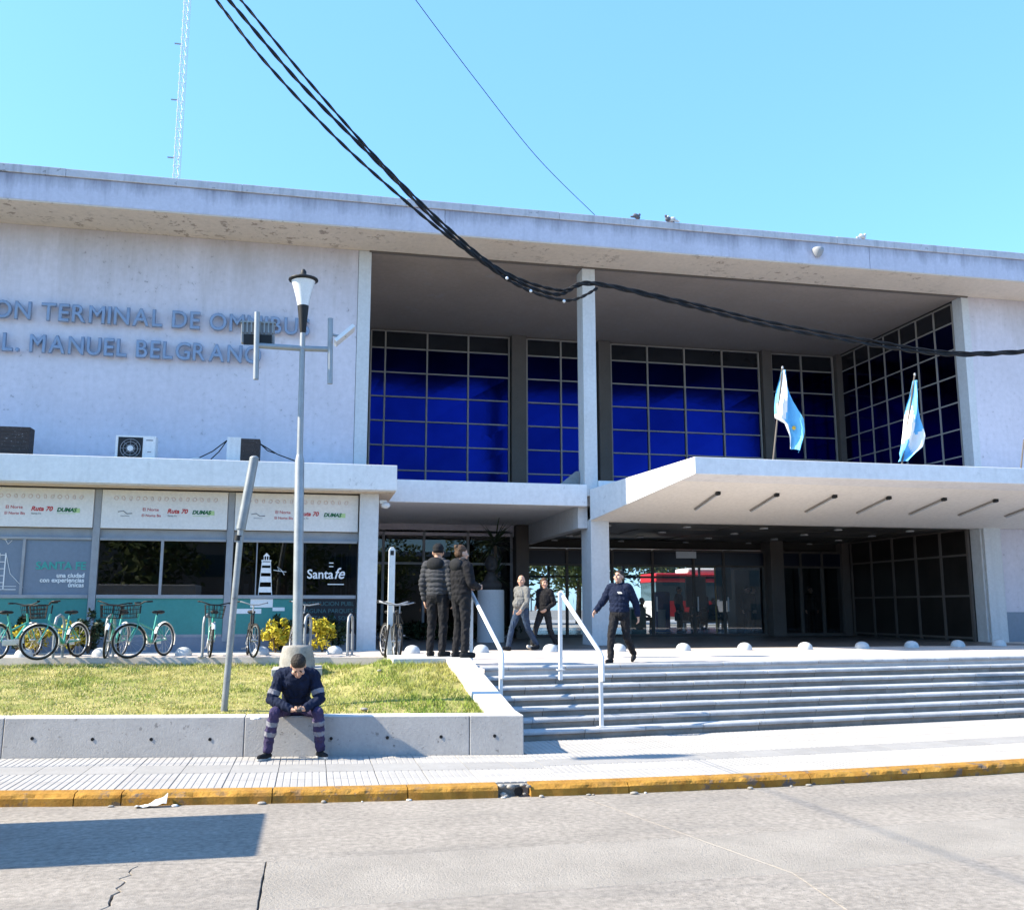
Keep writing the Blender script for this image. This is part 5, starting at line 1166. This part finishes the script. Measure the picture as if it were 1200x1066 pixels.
human('person', 'person in navy work clothes with reflective bands seated on the low wall with a phone', (Xs, Ys, 0.0), 0, JS, dict(top='navy', bot='purple_navy', shoe='shoe', sole='sole'), .0072, 1.08, stripes=True, face=(0.02, -.62, -.78), up=(0, -.78, .62), puff=.012, fold=.013, hs=1.2)
ph = tag(MB().box(-.036, .036, -.075, .075, -.005, .005).build('phone', 'phone', None, .003), 'dark phone held in both hands by the seated person', 'phone'); ph.location = (Xs + .035, Ys - .43, .655); ph.rotation_euler = (R(25), 0, R(15))
tag(MB().ell((0, 0, 0), (.001, .001, .001), 4, 3).build('x', 'phone'), 'x', 'x'); bpy.data.objects.remove(bpy.data.objects['x'])

# standing and walking figures, modelled 1.75 m tall then scaled
def standing(**k):
    J = dict(pelvis=(0, 0, .95), chest=(0, .01, 1.30), neck=(0, .02, 1.49), head=(0, 0, 1.635), sh_a=(-.185, .02, 1.42), sh_b=(.185, .02, 1.42), el_a=(-.25, .04, 1.14), el_b=(.25, .04, 1.14), wr_a=(-.25, -.04, .89), wr_b=(.25, -.04, .89), hip_a=(-.095, 0, .92), hip_b=(.095, 0, .92), kn_a=(-.105, -.015, .50), kn_b=(.105, -.015, .50), an_a=(-.12, .02, .095), an_b=(.12, .02, .095), to_a=(-.15, -.15, .04), to_b=(.15, -.15, .04))
    J.update(k); return J
def put(o, x, y, Z, hpx_top, tall=1.755):
    p = at(x, y, Z=Z); o.location = p; s = (AZ(hpx_top, p.y, x) - p.z) / tall; o.scale = (s, s, s); return o
o = human('person', 'person in black beanie and quilted jacket seen from behind atop the steps', (0, 0, 0), R(146), standing(an_a=(-.1, .03, .095), wr_b=(.24, -.02, .88)), dict(top='puffer', bot='trouser', shoe='shoe', hood='charcoal'), .0085, 1.06, hat='beanie', puff=.022, hood=True, quilt=True, face=(.5, -1, -.05)); put(o, 512, 768.5, 1.121, 639)
o = human('person', 'person with tied hair in a black jacket facing right at the top of the steps', (0, 0, 0), R(118), standing(el_b=(.26, .02, 1.15), wr_b=(.17, -.22, 1.08), hd_b=(-.3, -1, .1), el_a=(-.26, .0, 1.15), wr_a=(-.14, -.24, 1.1), hd_a=(.3, -1, .1), kn_b=(.11, -.03, .5)), dict(top='black_cloth', bot='trouser', shoe='shoe', hood='charcoal'), .0085, 1.08, hair='hair_brown', bun=True, puff=.012, hood=True, face=(-.15, -1, .0)); put(o, 540, 769.5, 1.121, 637, 1.80)
o = human('person', 'bald person in grey sweater and jeans striding left behind the handrail', (0, 0, 0), R(-58), standing(pelvis=(0, .02, .95), chest=(0, -.01, 1.30), kn_a=(-.10, -.22, .53), an_a=(-.10, -.33, .11), to_a=(-.11, -.5, .07), kn_b=(.1, .12, .5), an_b=(.1, .42, .14), to_b=(.1, .3, .06), el_a=(-.25, .12, 1.15), wr_a=(-.24, .02, .92), el_b=(.25, -.05, 1.15), wr_b=(.22, -.22, .95)), dict(top='grey_knit', bot='jeans', shoe='shoe'), .009, 1.05, bald=True, belly=.05, face=(.55, -1, 0)); put(o, 611, 762, PZ, 674.5)
o = human('person', 'person with brown hair and black jacket striding behind the bald one', (0, 0, 0), R(-52), standing(kn_a=(-.10, -.22, .53), an_a=(-.10, -.36, .12), to_a=(-.11, -.52, .1), kn_b=(.1, .1, .5), an_b=(.1, .36, .13), to_b=(.1, .24, .06), el_a=(-.25, .08, 1.15), wr_a=(-.14, -.14, 1.02), hd_a=(.2, -1, -.2), el_b=(.25, .08, 1.15), wr_b=(.16, -.12, 1.0)), dict(top='black_cloth', bot='charcoal', shoe='white_shoe', sole='white_shoe'), .009, 1.0, hair='hair_brown', long_hair=True, face=(1.2, -.8, 0), puff=.008); put(o, 638, 761, PZ, 678)
o = human('person', 'person in navy jacket and black trousers walking past the top of the steps', (0, 0, 0), R(-38), standing(kn_a=(-.10, -.22, .51), an_a=(-.11, -.24, .10), to_a=(-.13, -.42, .04), kn_b=(.11, .06, .49), an_b=(.14, .40, .15), to_b=(.16, .24, .05), pelvis=(0, 0, .93), el_a=(-.33, -.02, 1.17), wr_a=(-.42, -.2, .98), el_b=(.29, .12, 1.15), wr_b=(.33, .13, .89)), dict(top='navy', bot='trouser', shoe='shoe'), .0085, 1.08, hair='hair_dark', face=(-.2, -1, .22), puff=.016, fold=.012); put(o, 727, 776, PZ, 669)
c = o.location; tx = MB(); s = o.scale[0]; fwd = Matrix.Rotation(R(-28), 3, 'Z')
m = MB()
for a, b, cc, d in ((.02, .10, 1.335, 1.35), (.035, .115, 1.315, 1.328)): m.box(a, b, -.158, -.15, cc, d)
m.build('chest_logo', 'ink_white', o)
# silhouettes in the lobby
sit = lambda **k: standing(pelvis=(0, .1, .55), chest=(0, .08, .90), neck=(0, .06, 1.09), head=(0, .03, 1.235), sh_a=(-.185, .08, 1.02), sh_b=(.185, .08, 1.02), el_a=(-.24, .05, .76), el_b=(.24, .05, .76), wr_a=(-.14, -.2, .66), wr_b=(.14, -.2, .66), hip_a=(-.1, .08, .52), hip_b=(.1, .08, .52), kn_a=(-.13, -.36, .52), kn_b=(.13, -.36, .52), an_a=(-.13, -.32, .1), an_b=(.13, -.32, .1), to_a=(-.15, -.5, .04), to_b=(.15, -.5, .04), **k)
for i, (x, Y, rz, J, z_, lab) in enumerate(((838, 38, 20, sit(), 'black_cloth', 'dark figure seated on the waiting bench in the lobby, hair lit from behind'), (816, 37.6, -30, sit(), 'navy', 'dark figure seated left of the doors inside the lobby'), (754, 37, 60, sit(), 'charcoal', 'dark figure seated low behind the pillar inside the lobby'),
        (877, 33.5, 10, standing(), 'charcoal', 'dark figure standing inside the lobby left of the dark pillar'), (884, 34.5, 70, standing(), 'black_cloth', 'second dark figure standing close to the dark pillar inside'), (797, 35, 40, standing(), 'navy', 'dark figure standing by the blue stand inside the lobby'), (826, 40, 15, standing(), 'charcoal', 'dark figure standing behind the waiting bench before the coach'), (952, 33, 0, standing(), 'black_cloth', 'dark figure standing in the right doorway of the lobby'))):
    o = human('person', lab, (AX(x, Y, 740), Y, PZ + .004), R(rz), J, dict(top=z_, bot='trouser', shoe='shoe'), .014, 1.05, fold=.006)
bpy.data.scenes.remove(tmp_scene)
